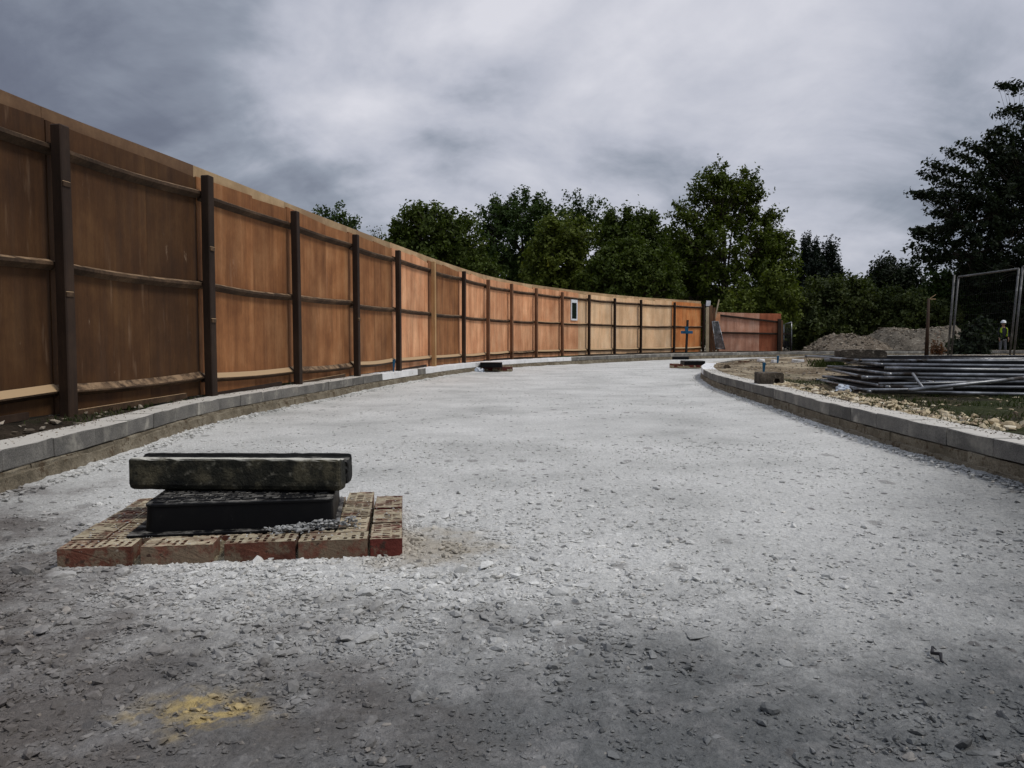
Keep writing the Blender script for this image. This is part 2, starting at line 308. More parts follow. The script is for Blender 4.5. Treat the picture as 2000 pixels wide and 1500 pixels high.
def make_island():
    m, k = material('soil_island'); p = k.add('ShaderNodeNewGeometry').outputs['Position']; X, Y, Z = k.sep(p)
    sandy = k.ramp(k.noise(p, 1.4, 7, .66), [(.40, (.11, .078, .048)), (.5, (.255, .20, .13)), (.60, (.42, .35, .245))])
    dark = k.ramp(k.noise(p, 2.2, 7, .66), [(.38, (.022, .022, .013)), (.6, (.075, .062, .036))])
    wob = k.math('MULTIPLY_ADD', k.noise(p, 1.3, 6, .65), 4.5, -2.25)
    s = k.step(k.math('ADD', k.math('MULTIPLY_ADD', X, -.35, Y), wob), 6.6, 8.2)       # sand towards the nose, dark loam and moss nearer
    c = k.mix(s, dark, sandy)
    mo = k.math('MULTIPLY', k.step(k.noise(k.vmath('ADD', p, (11, 3, 0)), 1.0, 6, .65), .52, .62), k.step(Y, 12.5, 9.0))
    c = k.mix(k.math('MULTIPLY', mo, .8), c, (.035, .045, .014))
    c = k.mix(.6, c, k.ramp(k.noise(p, 24, 6, .7), [(.35, .35), (.62, 1.5)]), 'MULTIPLY')
    c = k.mix(k.math('MULTIPLY', k.step(k.noise(p, 11, 6, .72), .60, .66), .6), c, (.50, .45, .36))
    k.put(k.b.inputs['Base Color'], c); k.b.inputs['Roughness'].default_value = .98; k.b.inputs['Specular IOR Level'].default_value = .1
    k.put(k.b.inputs['Normal'], k.bump(k.math('ADD', k.noise(p, 30, 6, .7), k.math('MULTIPLY', k.noise(p, 7, 4), 2.5)), 1.0, .04))
    return m
M['soil_island'] = make_island()
M['ground'] = make_soil('ground', (.15, .125, .09), (.34, .30, .235), (.05, .06, .025), .60, .35, (.42, .38, .31))
M['heap_brown'] = make_soil('heap_brown', (.075, .058, .042), (.20, .165, .125), (.10, .08, .06), .7, 1.3, (.38, .34, .28))
M['heap_grey'] = make_soil('heap_grey', (.075, .064, .05), (.19, .165, .13), (.07, .055, .04), .60, 1.0, (.30, .27, .22))
def leaf_mat(name, lo, mid, hi):
    m, k = material(name); a = k.add('ShaderNodeAttribute', attribute_name='rnd').outputs['Fac']
    c = k.ramp(a, [(0, lo), (.55, mid), (.92, mid), (1, hi)])
    k.put(k.b.inputs['Base Color'], c); k.b.inputs['Roughness'].default_value = .65; k.b.inputs['Specular IOR Level'].default_value = .2
    tr = k.add('ShaderNodeBsdfTranslucent'); k.put(tr.inputs[0], k.vmath('MULTIPLY', c, (1.2, 1.35, .5)))
    mx = k.add('ShaderNodeMixShader'); mx.inputs[0].default_value = .22
    k.l.new(k.b.outputs[0], mx.inputs[1]); k.l.new(tr.outputs[0], mx.inputs[2]); k.l.new(mx.outputs[0], k.n['Material Output'].inputs[0])
    return m
M['leaf_a'] = leaf_mat('leaf_a', (0.0277, 0.0437, 0.0056), (0.0623, 0.0874, 0.0119), (0.1385, 0.1542, 0.0198))
M['leaf_b'] = leaf_mat('leaf_b', (0.0195, 0.0379, 0.0078), (0.0422, 0.0702, 0.0137), (0.0813, 0.1193, 0.0244))
M['leaf_y'] = leaf_mat('leaf_y', (0.0394, 0.0550, 0.0067), (0.0985, 0.1238, 0.0168), (0.2100, 0.2063, 0.0281))
M['leaf_g'] = leaf_mat('leaf_g', (0.0303, 0.0452, 0.0043), (0.0716, 0.0970, 0.0095), (0.1790, 0.1939, 0.0173))
M['leaf_con'] = leaf_mat('leaf_con', (.008, .014, .010), (.014, .023, .016), (.022, .034, .02))
M['leaf_dark'] = leaf_mat('leaf_dark', (0.0080, 0.0140, 0.0060), (0.0170, 0.0260, 0.0100), (0.0500, 0.0600, 0.0150))
M['leaf_olive'] = leaf_mat('leaf_olive', (0.0297, 0.0429, 0.0120), (0.0627, 0.0792, 0.0216), (0.1238, 0.1320, 0.0360))
M['grass'] = leaf_mat('grass', (.02, .03, .008), (.05, .065, .018), (.14, .13, .05))
M['rust_weed'] = leaf_mat('rust_weed', (.06, .024, .012), (.12, .05, .022), (.2, .10, .04))

# ------------------------------------------------------------------ mesh + object helpers
def mesh_from(bm, name='mesh', smooth=False):
    me = bpy.data.meshes.new(name); bm.to_mesh(me); bm.free()
    if smooth: me.shade_smooth()
    return me
def np_mesh(name, V, Fc, k=None, rnd=None):
    """V (n,3), Fc (m,k) index array -> mesh"""
    V = np.asarray(V, np.float32); Fc = np.asarray(Fc, np.int32); kk = Fc.shape[1]
    me = bpy.data.meshes.new(name); me.vertices.add(len(V)); me.vertices.foreach_set('co', V.ravel())
    me.loops.add(Fc.size); me.loops.foreach_set('vertex_index', Fc.ravel())
    me.polygons.add(len(Fc)); me.polygons.foreach_set('loop_start', np.arange(len(Fc), dtype=np.int32) * kk)
    me.polygons.foreach_set('loop_total', np.full(len(Fc), kk, np.int32))
    me.update(calc_edges=True); me.shade_flat()
    if rnd is not None:
        a = me.attributes.new('rnd', 'FLOAT', 'FACE'); a.data.foreach_set('value', np.asarray(rnd, np.float32))
    return me
def props(o, label=None, cat=None, group=None, kind=None):
    if label: o['label'] = label
    if cat: o['category'] = cat
    if group: o['group'] = group
    if kind: o['kind'] = kind
    return o
def obj(name, me, mat, parent=None, loc=(0, 0, 0), rot=(0, 0, 0), **k):
    """loc is in world coordinates for unrotated parents"""
    o = bpy.data.objects.new(name, me); C.objects.link(o)
    if mat is not None and not me.materials: me.materials.append(M[mat] if isinstance(mat, str) else mat)
    l = Vector(loc)
    if parent is not None:
        o.parent = parent
        if not k.pop('local', False): l = l - world_loc(parent)
    else: k.pop('local', None)
    o.location = l; o.rotation_euler = rot
    return props(o, **k)
def world_loc(o):
    l = Vector(o.location)
    while o.parent: o = o.parent; l += Vector(o.location)
    return l
def thing(name, loc, label, cat, group=None, rotz=0):
    o = bpy.data.objects.new(name, None); C.objects.link(o); o.location = loc; o.rotation_euler = (0, 0, rotz)
    o.empty_display_size = .2
    return props(o, label, cat, group)
def add_box(bm, a, b, mtx=None, bev=0, seg=1):
    r = bmesh.ops.create_cube(bm, size=1); vs = r['verts']
    s = Vector(b) - Vector(a); c = (Vector(a) + Vector(b)) / 2
    for v in vs: v.co = Vector((v.co.x * s.x + c.x, v.co.y * s.y + c.y, v.co.z * s.z + c.z))
    if bev:
        es = list({e for v in vs for e in v.link_edges})
        r = bmesh.ops.bevel(bm, geom=es, offset=bev, segments=seg, affect='EDGES', profile=.6)
        vs = list({v for f in r['faces'] for v in f.verts} | {v for v in vs if v.is_valid})
    if mtx: bmesh.ops.transform(bm, matrix=mtx, verts=[v for v in vs if v.is_valid])
    return vs
def box_mesh(a, b, bev=0, seg=1, jitter=0, rng=random):
    bm = bmesh.new(); add_box(bm, a, b, None, bev, seg)
    if jitter:
        for v in bm.verts: v.co += Vector((rng.uniform(-1, 1), rng.uniform(-1, 1), rng.uniform(-1, 1))) * jitter
    return mesh_from(bm)
def add_tube(bm, pts, rad, n=8, caps=True):
    pts = [Vector(p) for p in pts]; rads = rad if hasattr(rad, '__len__') else [rad] * len(pts)
    rings = []; up = Vector((0.13, 0.21, 1)).normalized()
    for i, p in enumerate(pts):
        t = (pts[min(i + 1, len(pts) - 1)] - pts[max(i - 1, 0)]).normalized()
        a = t.cross(up)
        if a.length < .1: a = t.cross(Vector((1, 0.1, 0)))
        a.normalize(); b = t.cross(a)
        rings.append([bm.verts.new(p + (a * math.cos(2 * math.pi * j / n) + b * math.sin(2 * math.pi * j / n)) * rads[i]) for j in range(n)])
    for r0, r1 in zip(rings, rings[1:]):
        for j in range(n): bm.faces.new((r0[j], r0[(j + 1) % n], r1[(j + 1) % n], r1[j]))
    if caps:
        bm.faces.new(rings[0]); bm.faces.new(rings[-1])
    bmesh.ops.recalc_face_normals(bm, faces=bm.faces[-((len(pts) - 1) * n + (2 if caps else 0)):])
def tube_mesh(pts, rad, n=8):
    bm = bmesh.new(); add_tube(bm, pts, rad, n); return mesh_from(bm, smooth=n > 5)
class Path:
    """Catmull-Rom through plan points, resampled by arc length"""
    def __init__(s, pts, step=.02):
        P_ = [np.array(p[:2], float) for p in pts]; P_ = [2 * P_[0] - P_[1]] + P_ + [2 * P_[-1] - P_[-2]]
        o = []; s.knots = []
        for i in range(1, len(P_) - 2):
            a, b, c, d = P_[i - 1:i + 3]; s.knots.append(len(o))
            for t in np.linspace(0, 1, 60, endpoint=False):
                o.append(.5 * ((2 * b) + (-a + c) * t + (2 * a - 5 * b + 4 * c - d) * t * t + (-a + 3 * b - 3 * c + d) * t ** 3))
        s.knots.append(len(o)); o.append(P_[-2]); s.p = np.array(o)
        seg = np.linalg.norm(np.diff(s.p, axis=0), axis=1); s.s = np.concatenate([[0], np.cumsum(seg)]); s.L = s.s[-1]
        s.ks = [float(s.s[i]) for i in s.knots]
    def at(s, t, off=0.0):
        x = np.interp(t, s.s, s.p[:, 0]); y = np.interp(t, s.s, s.p[:, 1])
        e = .08; dx = np.interp(t + e, s.s, s.p[:, 0]) - np.interp(t - e, s.s, s.p[:, 0]); dy = np.interp(t + e, s.s, s.p[:, 1]) - np.interp(t - e, s.s, s.p[:, 1])
        l = math.hypot(dx, dy) or 1; dx /= l; dy /= l
        return Vector((x - dy * off, y + dx * off, 0)), math.atan2(dy, dx)      # +off = left of travel
def h2(ix, iy, seed):
    n_ = (ix.astype(np.int64) * 374761393 + iy.astype(np.int64) * 668265263 + seed * 1442695041) & 0xffffffff
    n_ = ((n_ ^ (n_ >> 13)) * 1274126177) & 0xffffffff
    return ((n_ ^ (n_ >> 16)) & 0xffff) / 65535.0
def vnoise(x, y, seed=0):
    ix = np.floor(x); iy = np.floor(y); fx = x - ix; fy = y - iy; fx = fx * fx * (3 - 2 * fx); fy = fy * fy * (3 - 2 * fy)
    a = h2(ix, iy, seed); b = h2(ix + 1, iy, seed); c = h2(ix, iy + 1, seed); d = h2(ix + 1, iy + 1, seed)
    return (a + (b - a) * fx) * (1 - fy) + (c + (d - c) * fx) * fy
def fbm(x, y, f, o=4, seed=0, g=.5):
    r = 0; a = 1; t = 0
    for i in range(o): r = r + a * (vnoise(x * f, y * f, seed + i) - .5); t += a; a *= g; f *= 2.03
    return r / t * 2
rs = np.random.RandomState(7); random.seed(11)

# ------------------------------------------------------------------ plan lines, from the photograph
def zpts(l, z): return [tuple(atz(a, b, z))[:2] for a, b in l]
LK = Path([(-2.05, -1.5), (-2.16, 1.0)] + zpts([(0, 880), (200, 833), (400, 784), (533, 762)], .2) + [(-2.12, 9.4), (-1.84, 11.6), (-1.38, 14.1), (-.82, 16.6), (-.05, 18.7), (.75, 20.3), (1.85, 22.1), (3.35, 24.3), (5.1, 26.5), (7.0, 28.4), (9.2, 30.1), (12.5, 31.6), (20, 33.4), (32, 35)])
RK = Path([(2.36, -1.5), (2.42, 1.2), (2.44, 3.78), (2.45, 5.18), (2.5, 6.35), (2.62, 7.8), (2.72, 9.3), (2.87, 11.2), (3.22, 13.4), (3.70, 15.4), (4.35, 17.3), (5.3, 19.3), (6.6, 21.2), (8.6, 22.9), (12, 24.6), (20, 26.8), (32, 28.5)])
PPX = [130, 411, 581, 697, 778.5, 847.5, 906, 953.5, 999.5, 1047.5, 1098.5, 1150.5, 1200.5, 1251.5, 1316.5, 1373.5]
PZ = [5.21, 6.95, 8.77, 10.65, 12.45, 14.5, 16.6, 18.6, 20.35, 22.0, 23.6, 25.3, 26.9, 28.4, 30.0, 31.6]
FPTS = [(-3.18, 1.5), (-3.08, 3.4)] + [tuple(atY(px, 662, Y))[:2] for px, Y in zip(PPX, PZ)]
FP = Path(FPTS)

# ------------------------------------------------------------------ ground, road, soil
def terrain():
    rr = np.concatenate([np.linspace(.01, 60, 90), np.geomspace(62, 1500, 30)]); th = np.linspace(0, 2 * np.pi, 160, endpoint=False)
    Rr, T = np.meshgrid(rr, th, indexing='ij'); X = Rr * np.cos(T); Y = Rr * np.sin(T) + 20
    Z = -.10 + fbm(X, Y, .18, 4, 3) * .09
    Z -= .05
    V = np.stack([X, Y, Z], -1).reshape(-1, 3); nr, nt = Rr.shape; i, j = np.meshgrid(np.arange(nr - 1), np.arange(nt), indexing='ij'); j2 = (j + 1) % nt
    Fc = np.stack([i * nt + j, (i + 1) * nt + j, (i + 1) * nt + j2, i * nt + j2], -1).reshape(-1, 4)
    o = obj('ground', np_mesh('ground', V, Fc), 'ground', kind='structure'); o.data.shade_smooth()
terrain()
def road():
    ys = [-1.5]
    while ys[-1] < 34.5:
        y_ = ys[-1]; ys.append(y_ + (.05 if y_ < .95 else max(.011, .0062 * y_)))
    ys = np.array(ys)
    lx = np.interp(ys, LK.p[:, 1], LK.p[:, 0]) - .10
    rx = np.interp(ys, [-2, 13.4, 15.5, 19, 23, 35], [2.55, 3.3, 5.5, 14, 30, 40]); near = ys < 13.4
    rx[near] = np.interp(ys[near], RK.p[:, 1], RK.p[:, 0]) + .10
    t = np.linspace(0, 1, 380); X = lx[:, None] + (rx - lx)[:, None] * t[None]; Y = np.repeat(ys[:, None], len(t), 1)
    Z = fbm(X, Y, .55, 3, 1) * .012 + fbm(X, Y, 5, 4, 5) * .006
    fine = np.clip((7 - Y) / 4, 0, 1)
    Z += fine * (np.maximum(fbm(X, Y, 22, 3, 9, .6), -.1) * .010 + np.maximum(fbm(X, Y, 60, 2, 19, .6), 0) * .003)
    # stones kicked up against the kerbs
    edge = np.minimum((X - lx[:, None] - .1), (rx[:, None] - X - .1)); Z += np.exp(-np.clip(edge, 0, 9) / .10) * (.022 + .012 * fbm(X, Y, 6, 3, 4)) * (Y < 22)
    Z[Y > 28] -= .0
    V = np.stack([X, Y, Z], -1).reshape(-1, 3); a, b = X.shape
    i, j = np.meshgrid(np.arange(a - 1), np.arange(b - 1), indexing='ij'); q = i * b + j
    Fc = np.stack([q, q + 1, q + b + 1, q + b], -1).reshape(-1, 4)
    o = obj('road', np_mesh('road', V, Fc), 'road', kind='structure'); o.data.shade_smooth()
road()
def road_z(X, Y): return fbm(X, Y, .55, 3, 1) * .012 + fbm(X, Y, 5, 4, 5) * .006
def verge():
    ss = np.linspace(0, LK.L, 500); offs = np.concatenate([np.linspace(.19, 1.2, 26), [1.6, 2.4, 3.4, 4.6]])
    V = []
    for s_ in ss:
        for o_ in offs:
            p, a = LK.at(s_, o_); V.append((p.x, p.y, 0))
    V = np.array(V); n_ = fbm(V[:, 0], V[:, 1], 3.5, 4, 21); n2 = fbm(V[:, 0], V[:, 1], 14, 3, 22)
    oo = np.tile(offs, len(ss)); V[:, 2] = .165 + np.clip((oo - .2) / .4, 0, 1) * .025 + n_ * .028 + n2 * .014
    V[:, 2] = np.where(oo < .22, .15, V[:, 2]); V[:, 2] = np.where(oo > 4, -.3, V[:, 2])
    b = len(offs); i, j = np.meshgrid(np.arange(len(ss) - 1), np.arange(b - 1), indexing='ij'); q = i * b + j
    Fc = np.stack([q, q + b, q + b + 1, q + 1], -1).reshape(-1, 4)
    o = obj('soil_verge', np_mesh('soil_verge', V, Fc), 'soil_left', kind='structure'); o.data.shade_smooth()
verge()
def island_h(X, Y):
    n_ = fbm(X, Y, 1.1, 4, 31) * .045 + fbm(X, Y, 7, 4, 32) * .022
    return .185 + n_
def island():
    ss = np.linspace(0, RK.L, 520); cx, cy = 13.0, 12.0
    B = np.array([tuple(RK.at(s_, -.19)[0])[:2] for s_ in ss]); B = np.concatenate([B, [(32, 14), (32, -2), (12, -2)]])
    k_ = np.array([0, .004, .01, .018, .028, .04, .055, .072, .09, .11, .13, .155, .18, .21, .24, .275, .31, .35, .4, .45, .5, .56, .63, .7, .8, .9, 1.0])
    k_ = np.sort(np.concatenate([k_, (k_[1:] + k_[:-1]) / 2]))
    X = B[:, 0][:, None] * (1 - k_) + cx * k_; Y = B[:, 1][:, None] * (1 - k_) + cy * k_
    Z = island_h(X, Y); Z[:, 0] = .16
    V = np.stack([X, Y, Z], -1).reshape(-1, 3); a, b = X.shape; i, j = np.meshgrid(np.arange(a), np.arange(b - 1), indexing='ij'); i2 = (i + 1) % a
    Fc = np.stack([i * b + j, i * b + j + 1, i2 * b + j + 1, i2 * b + j], -1).reshape(-1, 4)
    o = obj('soil_island', np_mesh('soil_island', V, Fc), 'soil_island', kind='structure'); o.data.shade_smooth()
island()

# ------------------------------------------------------------------ kerb walls of concrete blocks
def block_mesh(path, s0, s1, z0, z1, o0, o1, org, rng, jit=.0025):
    n_ = 3; bm = bmesh.new(); rows = []
    for i in range(n_ + 1):
        s_ = s0 + (s1 - s0) * i / n_; a, _ = path.at(s_, o0); b, _ = path.at(s_, o1)
        rows.append([bm.verts.new(Vector((a.x, a.y, z0)) - org), bm.verts.new(Vector((b.x, b.y, z0)) - org), bm.verts.new(Vector((b.x, b.y, z1)) - org), bm.verts.new(Vector((a.x, a.y, z1)) - org)])
    for r0, r1 in zip(rows, rows[1:]):
        for j in range(4): bm.faces.new((r0[j], r0[(j + 1) % 4], r1[(j + 1) % 4], r1[j]))
    bm.faces.new(rows[0]); bm.faces.new(rows[-1]); bmesh.ops.recalc_face_normals(bm, faces=bm.faces)
    es = [e for e in bm.edges if e.calc_face_angle(0) > .8]
    bmesh.ops.bevel(bm, geom=es, offset=.004, segments=1, affect='EDGES')
    for v in bm.verts: v.co += Vector((rng.uniform(-1, 1), rng.uniform(-1, 1), rng.uniform(-1, 1))) * jit
    return mesh_from(bm)
def kerb(path, sign, label, smax, white):
    org = Vector((path.p[20][0], path.p[20][1], 0))
    t = thing('kerb_wall', org, label, 'kerb wall')
    rng = random.Random(5 + sign); o0, o1 = (0, .213 * sign)
    for course, (z0, z1) in enumerate([(-.08, .098), (.103, .2)]):
        s_ = .22 * course
        while s_ < smax:
            L_ = .44; big = s_ > 24
            if big: L_ = .88
            s1 = s_ + L_; mid, ang = path.at((s_ + s1) / 2, 0)
            d = .006 if course else 0.0
            dz = rng.uniform(-.002, .002); do = rng.uniform(-.004, .004)
            if course: me = block_mesh(path, s_ + .0018, s1 - .0018, z0, z1 + dz, do, o1 + do, Vector((mid.x, mid.y, .1)), rng)
            else: me = block_mesh(path, s_ + .002, s1 - .002, z0, z1 + dz, do - sign * .004, o1 + do, Vector((mid.x, mid.y, .1)), rng, .004)
            px = 1000 + F * mid.x / max(mid.y, .1); wh = course and white(mid, px)
            b = obj('concrete_block', me, 'block_white' if wh else ('block' if course else 'block_low'), t, (mid.x, mid.y, .1))
            if wh: b['label'] = 'white painted concrete block'
            s_ = s1
    # rough haunching concrete smeared along the foot of the lower course
    N_, K_ = 520, 7; smx = min(smax, 26); ss = np.linspace(1.2, smx, N_); V = []
    hz = .088 if sign > 0 else .045
    for i, a in enumerate(ss):
        for j in range(K_ + 1):
            u = j / K_; p, _ = path.at(a, 0.0); nb_ = fbm(np.array([a * 1.0]), np.array([u * .12 + 3.0 + sign]), 5, 4, 61)[0]; nf = fbm(np.array([a]), np.array([u * .1]), 22, 3, 62)[0]
            off = -.006 - (1 - u) ** 2 * .035 - .012 * (nb_ + .4) - .006 * nf
            if j == K_: off = .004
            q, _ = path.at(a, off * sign); V.append((q.x, q.y, -.02 + (hz + .02 + .018 * nb_) * u))
    V = np.array(V); i, j = np.meshgrid(np.arange(N_ - 1), np.arange(K_), indexing='ij'); q = i * (K_ + 1) + j
    Fc = np.stack([q, q + K_ + 1, q + K_ + 2, q + 1], -1).reshape(-1, 4)
    if sign < 0: Fc = Fc[:, ::-1]
    obj('haunching', np_mesh('haunching', V - np.array(org), Fc), 'block_low', t, org)
    return t
kerb(LK, 1, 'long curved low kerb wall of grey blocks along the foot of the plywood hoarding', LK.L - 4, lambda p, px: (752 < px < 812 or 826 < px < 1118) and p.y < 24)
kerb(RK, -1, 'low grey block kerb wall curving round the soil island with the stacked steel panels', RK.L - 4, lambda p, px: 13.0 < p.y < 16.4)

# ------------------------------------------------------------------ hoarding
def strip_mesh(path, s0, s1, n_, prof, org):
    """sweep a closed (offset,z) profile (callable of u in 0..1) along the path"""
    bm = bmesh.new(); rows = []
    for i in range(n_ + 1):
        u = i / n_; s_ = s0 + (s1 - s0) * u; r = []
        for (o_, z_) in prof(u):
            a, _ = path.at(s_, o_); r.append(bm.verts.new(Vector((a.x, a.y, z_)) - org))
        rows.append(r)
    m_ = len(rows[0])
    for r0, r1 in zip(rows, rows[1:]):
        for j in range(m_): bm.faces.new((r0[j], r0[(j + 1) % m_], r1[(j + 1) % m_], r1[j]))
    bm.faces.new(rows[0]); bm.faces.new(rows[-1]); bmesh.ops.recalc_face_normals(bm, faces=bm.faces)
    return mesh_from(bm)
def post_mesh(wd, dp, h, rng, lean=0):
    bm = bmesh.new(); add_box(bm, (-wd / 2, -dp / 2, -.25), (wd / 2, dp / 2, h), None, .007, 1)
    bmesh.ops.bisect_plane(bm, geom=bm.verts[:] + bm.edges[:] + bm.faces[:], plane_co=(0, 0, h * .33), plane_no=(0, 0, 1))
    bmesh.ops.bisect_plane(bm, geom=bm.verts[:] + bm.edges[:] + bm.faces[:], plane_co=(0, 0, h * .66), plane_no=(0, 0, 1))
    bx, by = rng.uniform(-.006, .006), rng.uniform(-.006, .006)
    for v in bm.verts:
        u = v.co.z / h; v.co.x += bx * math.sin(max(u, 0) * 3.1); v.co.y += by * math.sin(max(u, 0) * 3.1)
    return mesh_from(bm)
hoard = thing('hoarding', (FPTS[2][0], FPTS[2][1], .19), 'long curved site hoarding of brown plywood sheets on dark timber posts', 'hoarding')
rng = random.Random(3)
POFF = .10      # ply line lies this far behind the post centre line (outside the bend)
ks = FP.ks; nb = len(ks) - 1
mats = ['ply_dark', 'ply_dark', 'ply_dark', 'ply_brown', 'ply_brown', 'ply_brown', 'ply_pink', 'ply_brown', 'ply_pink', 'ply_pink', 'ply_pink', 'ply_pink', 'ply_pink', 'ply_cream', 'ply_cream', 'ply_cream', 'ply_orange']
for b in range(nb):
    s0, s1 = ks[b], ks[b + 1]; sm = s0 + (s1 - s0) * rng.uniform(.47, .60)
    if b == 12: sm = s0 + (s1 - s0) * .70
    for h_, (a, c) in enumerate([(s0, sm), (sm, s1)]):
        t0, t1 = 2.115 + rng.uniform(-.02, .03), 2.10 + rng.uniform(-.025, .03); zb = .20 + rng.uniform(-.01, .02); oj = rng.uniform(0, .004) + .003 * h_
        mid, ang = FP.at((a + c) / 2, POFF); org = Vector((mid.x, mid.y, .2))
        me = strip_mesh(FP, a + .003, c - .003, 5, lambda u: [(POFF + oj, zb), (POFF + oj + .018, zb), (POFF + oj + .018, t0 + (t1 - t0) * u), (POFF + oj, t0 + (t1 - t0) * u)], org)
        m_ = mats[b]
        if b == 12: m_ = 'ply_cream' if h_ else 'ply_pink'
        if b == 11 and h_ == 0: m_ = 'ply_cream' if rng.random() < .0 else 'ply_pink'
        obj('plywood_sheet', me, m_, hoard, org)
    # capping boards stand behind the sheets and show above them
    mid, _ = FP.at((s0 + s1) / 2, POFF); org = Vector((mid.x, mid.y, 2.0)); zt = 2.2 + rng.uniform(-.004, .004)
    me = strip_mesh(FP, s0 + .002, s1 - .002, 5, lambda u: [(POFF + .028, 1.99), (POFF + .055, 1.99), (POFF + .055, zt), (POFF + .028, zt)], org)
    obj('capping_board', me, 'cap' if b > 2 else 'cap_brown', hoard, org)
    # three rails a bay, sagging a little between the posts
    for kz, (zr, hh) in enumerate([(.320, .078), (1.135, .066), (1.910, .074)]):
        bow = rng.uniform(.005, .022); tilt = rng.uniform(-.02, .02); zr += rng.uniform(-.012, .012)
        mid, _ = FP.at((s0 + s1) / 2, POFF - .03); org = Vector((mid.x, mid.y, zr))
        def pr(u): 
            zz_ = zr + tilt * (u - .5) - bow * math.sin(math.pi * u)
            n0, n1 = (.30, .44) if kz == 0 else (.42, .74)
            return [(POFF - .052, zz_ + hh * n0), (POFF - .002, zz_ - .004), (POFF - .002, zz_ + hh), (POFF - .052, zz_ + hh * n1)]      # arris rail: splayed upper and lower faces
        me = strip_mesh(FP, s0 + .004, s1 - .004, 6, pr, org)
        obj('rail', me, 'rail_pale' if (kz == 0 and rng.random() < .85) or (kz == 1 and b > 5 and rng.random() < .2) else 'rail', hoard, org)
    if b in (1, 2, 3, 4, 6):   # loose gravel board at the foot
        mid, _ = FP.at((s0 + s1) / 2, POFF - .03); org = Vector((mid.x, mid.y, .2))
        me = strip_mesh(FP, s0 + .05, s1 - .3, 4, lambda u: [(POFF - .05, .17 + .03 * u), (POFF - .025, .17 + .03 * u), (POFF - .025, .215 + .03 * u), (POFF - .05, .215 + .03 * u)], org)
        obj('gravel_board', me, 'rail_pale' if b in (2, 4) else 'post_dark', hoard, org)
pm = ['post_dark'] * 7 + ['post_pale', 'post_dark', 'post_mid', 'post_mid', 'post_mid', 'post_mid', 'post_dark', 'post_dark', 'post_dark', 'post_dark', 'post_dark']
for i, s_ in enumerate(ks):
    p, a = FP.at(s_, 0); h = 2.09 + rng.uniform(-.02, .02) - .19
    wd = .092 if i in (2, 3) else .08
    me = post_mesh(wd, .075, h, rng); org = Vector((p.x, p.y, .19))
    o = obj('post', me, pm[i], hoard, org, (rng.uniform(-.004, .004), rng.uniform(-.004, .004), a))
    if pm[i] == 'post_pale': o['label'] = 'paler honey coloured post with knots'
    # small packing wedges nailed to some posts
    wz = {2: (1.70, .99), 3: (1.48, .86), 5: (.96,)}.get(i, ())
    for q in wz:
        w_ = obj('wedge', box_mesh((-.03, -.014, -.018), (.04, .014, .018), .003), 'rail_pale', o, (0, 0, 0), local=True)
        w_.location = (-.012, -.032, q - .19)
# small viewing window
ps, pa = FP.at(ks[12] + (ks[13] - ks[12]) * .52, POFF - .001)
wc = Vector((ps.x, ps.y, 1.0))
win = obj('viewing_window', (lambda: (lambda bm: (add_box(bm, (-.23, -.03, 0), (-.185, .012, .64)), add_box(bm, (.17, -.03, 0), (.23, .012, .64)), add_box(bm, (-.185, -.03, .54), (.17, .012, .64)), add_box(bm, (-.185, -.03, 0), (.17, .012, .05)), mesh_from(bm))[-1])(bmesh.new()))(), 'white_card', hoard, (wc.x, wc.y, 1.27), (0, 0, pa))
obj('pane', box_mesh((-.183, -.012, .052), (.168, .006, .538)), 'glass_dark', win, (0, 0, 0), local=True)

# gate posts and odds and ends at the far end of the hoarding
GY = 31.9
def timber(name, px0, px1, ytop, ybot, Y, mat, label, cat, depth=.1, topdx=0, zb=None):
    a = atY(px0, ybot, Y); b = atY(px1, ybot, Y); t = atY((px0 + px1) / 2 + topdx, ytop, Y); wd = b.x - a.x
    base = Vector(((a.x + b.x) / 2, Y, min(a.z, 0) if zb is None else zb)); h = t.z - base.z
    bm = bmesh.new(); add_box(bm, (-wd / 2, -depth / 2, 0), (wd / 2, depth / 2, h), None, min(.008, wd * .1))
    for v in bm.verts:
        if v.co.z > h / 2: v.co.x += t.x - base.x
    return obj(name, mesh_from(bm), mat, None, base, label=label, cat=cat)
timber('gate_post', 1378.5, 1384, 600, 690, GY + .1, 'batten', 'pale stripped pole beside the last dark post of the hoarding', 'post', .08, .5)
timber('gate_post', 1385.5, 1391.5, 597, 691, GY - .1, 'post_mid', 'brown gate post just left of the leaning mesh frame', 'post', .12)
timber('gate_post', 1393, 1397, 601, 690, GY + .5, 'post_mid', 'slim reddish gate post behind the leaning mesh frame', 'post', .1)
t = atY(1383, 598, GY); sg = obj('notice_board', box_mesh((-.09, -.008, 0), (.09, .008, .22), .002), 'white_card', None, Vector((t.x, GY - .0, t.z)), (0.05, 0.06, .1), label='small white board fixed to the top of the pale pole at the gate', cat='notice')
a = atY(1395.5, 604, GY + .6); b = atY(1404.5, 585, GY + .6)
obj('batten', tube_mesh([(0, 0, -.5), b - a], .03, 4), 'batten', None, a, label='loose pale batten sticking up above the gate posts', cat='stick')
obj('plywood_offcut', box_mesh((-.18, -.01, 0), (.18, .01, .95)), 'ply_pink', None, Vector((atY(1398, 610, GY + .75).x, GY + .75, .8)), label='narrow plywood offcut between the gate posts', cat='board')

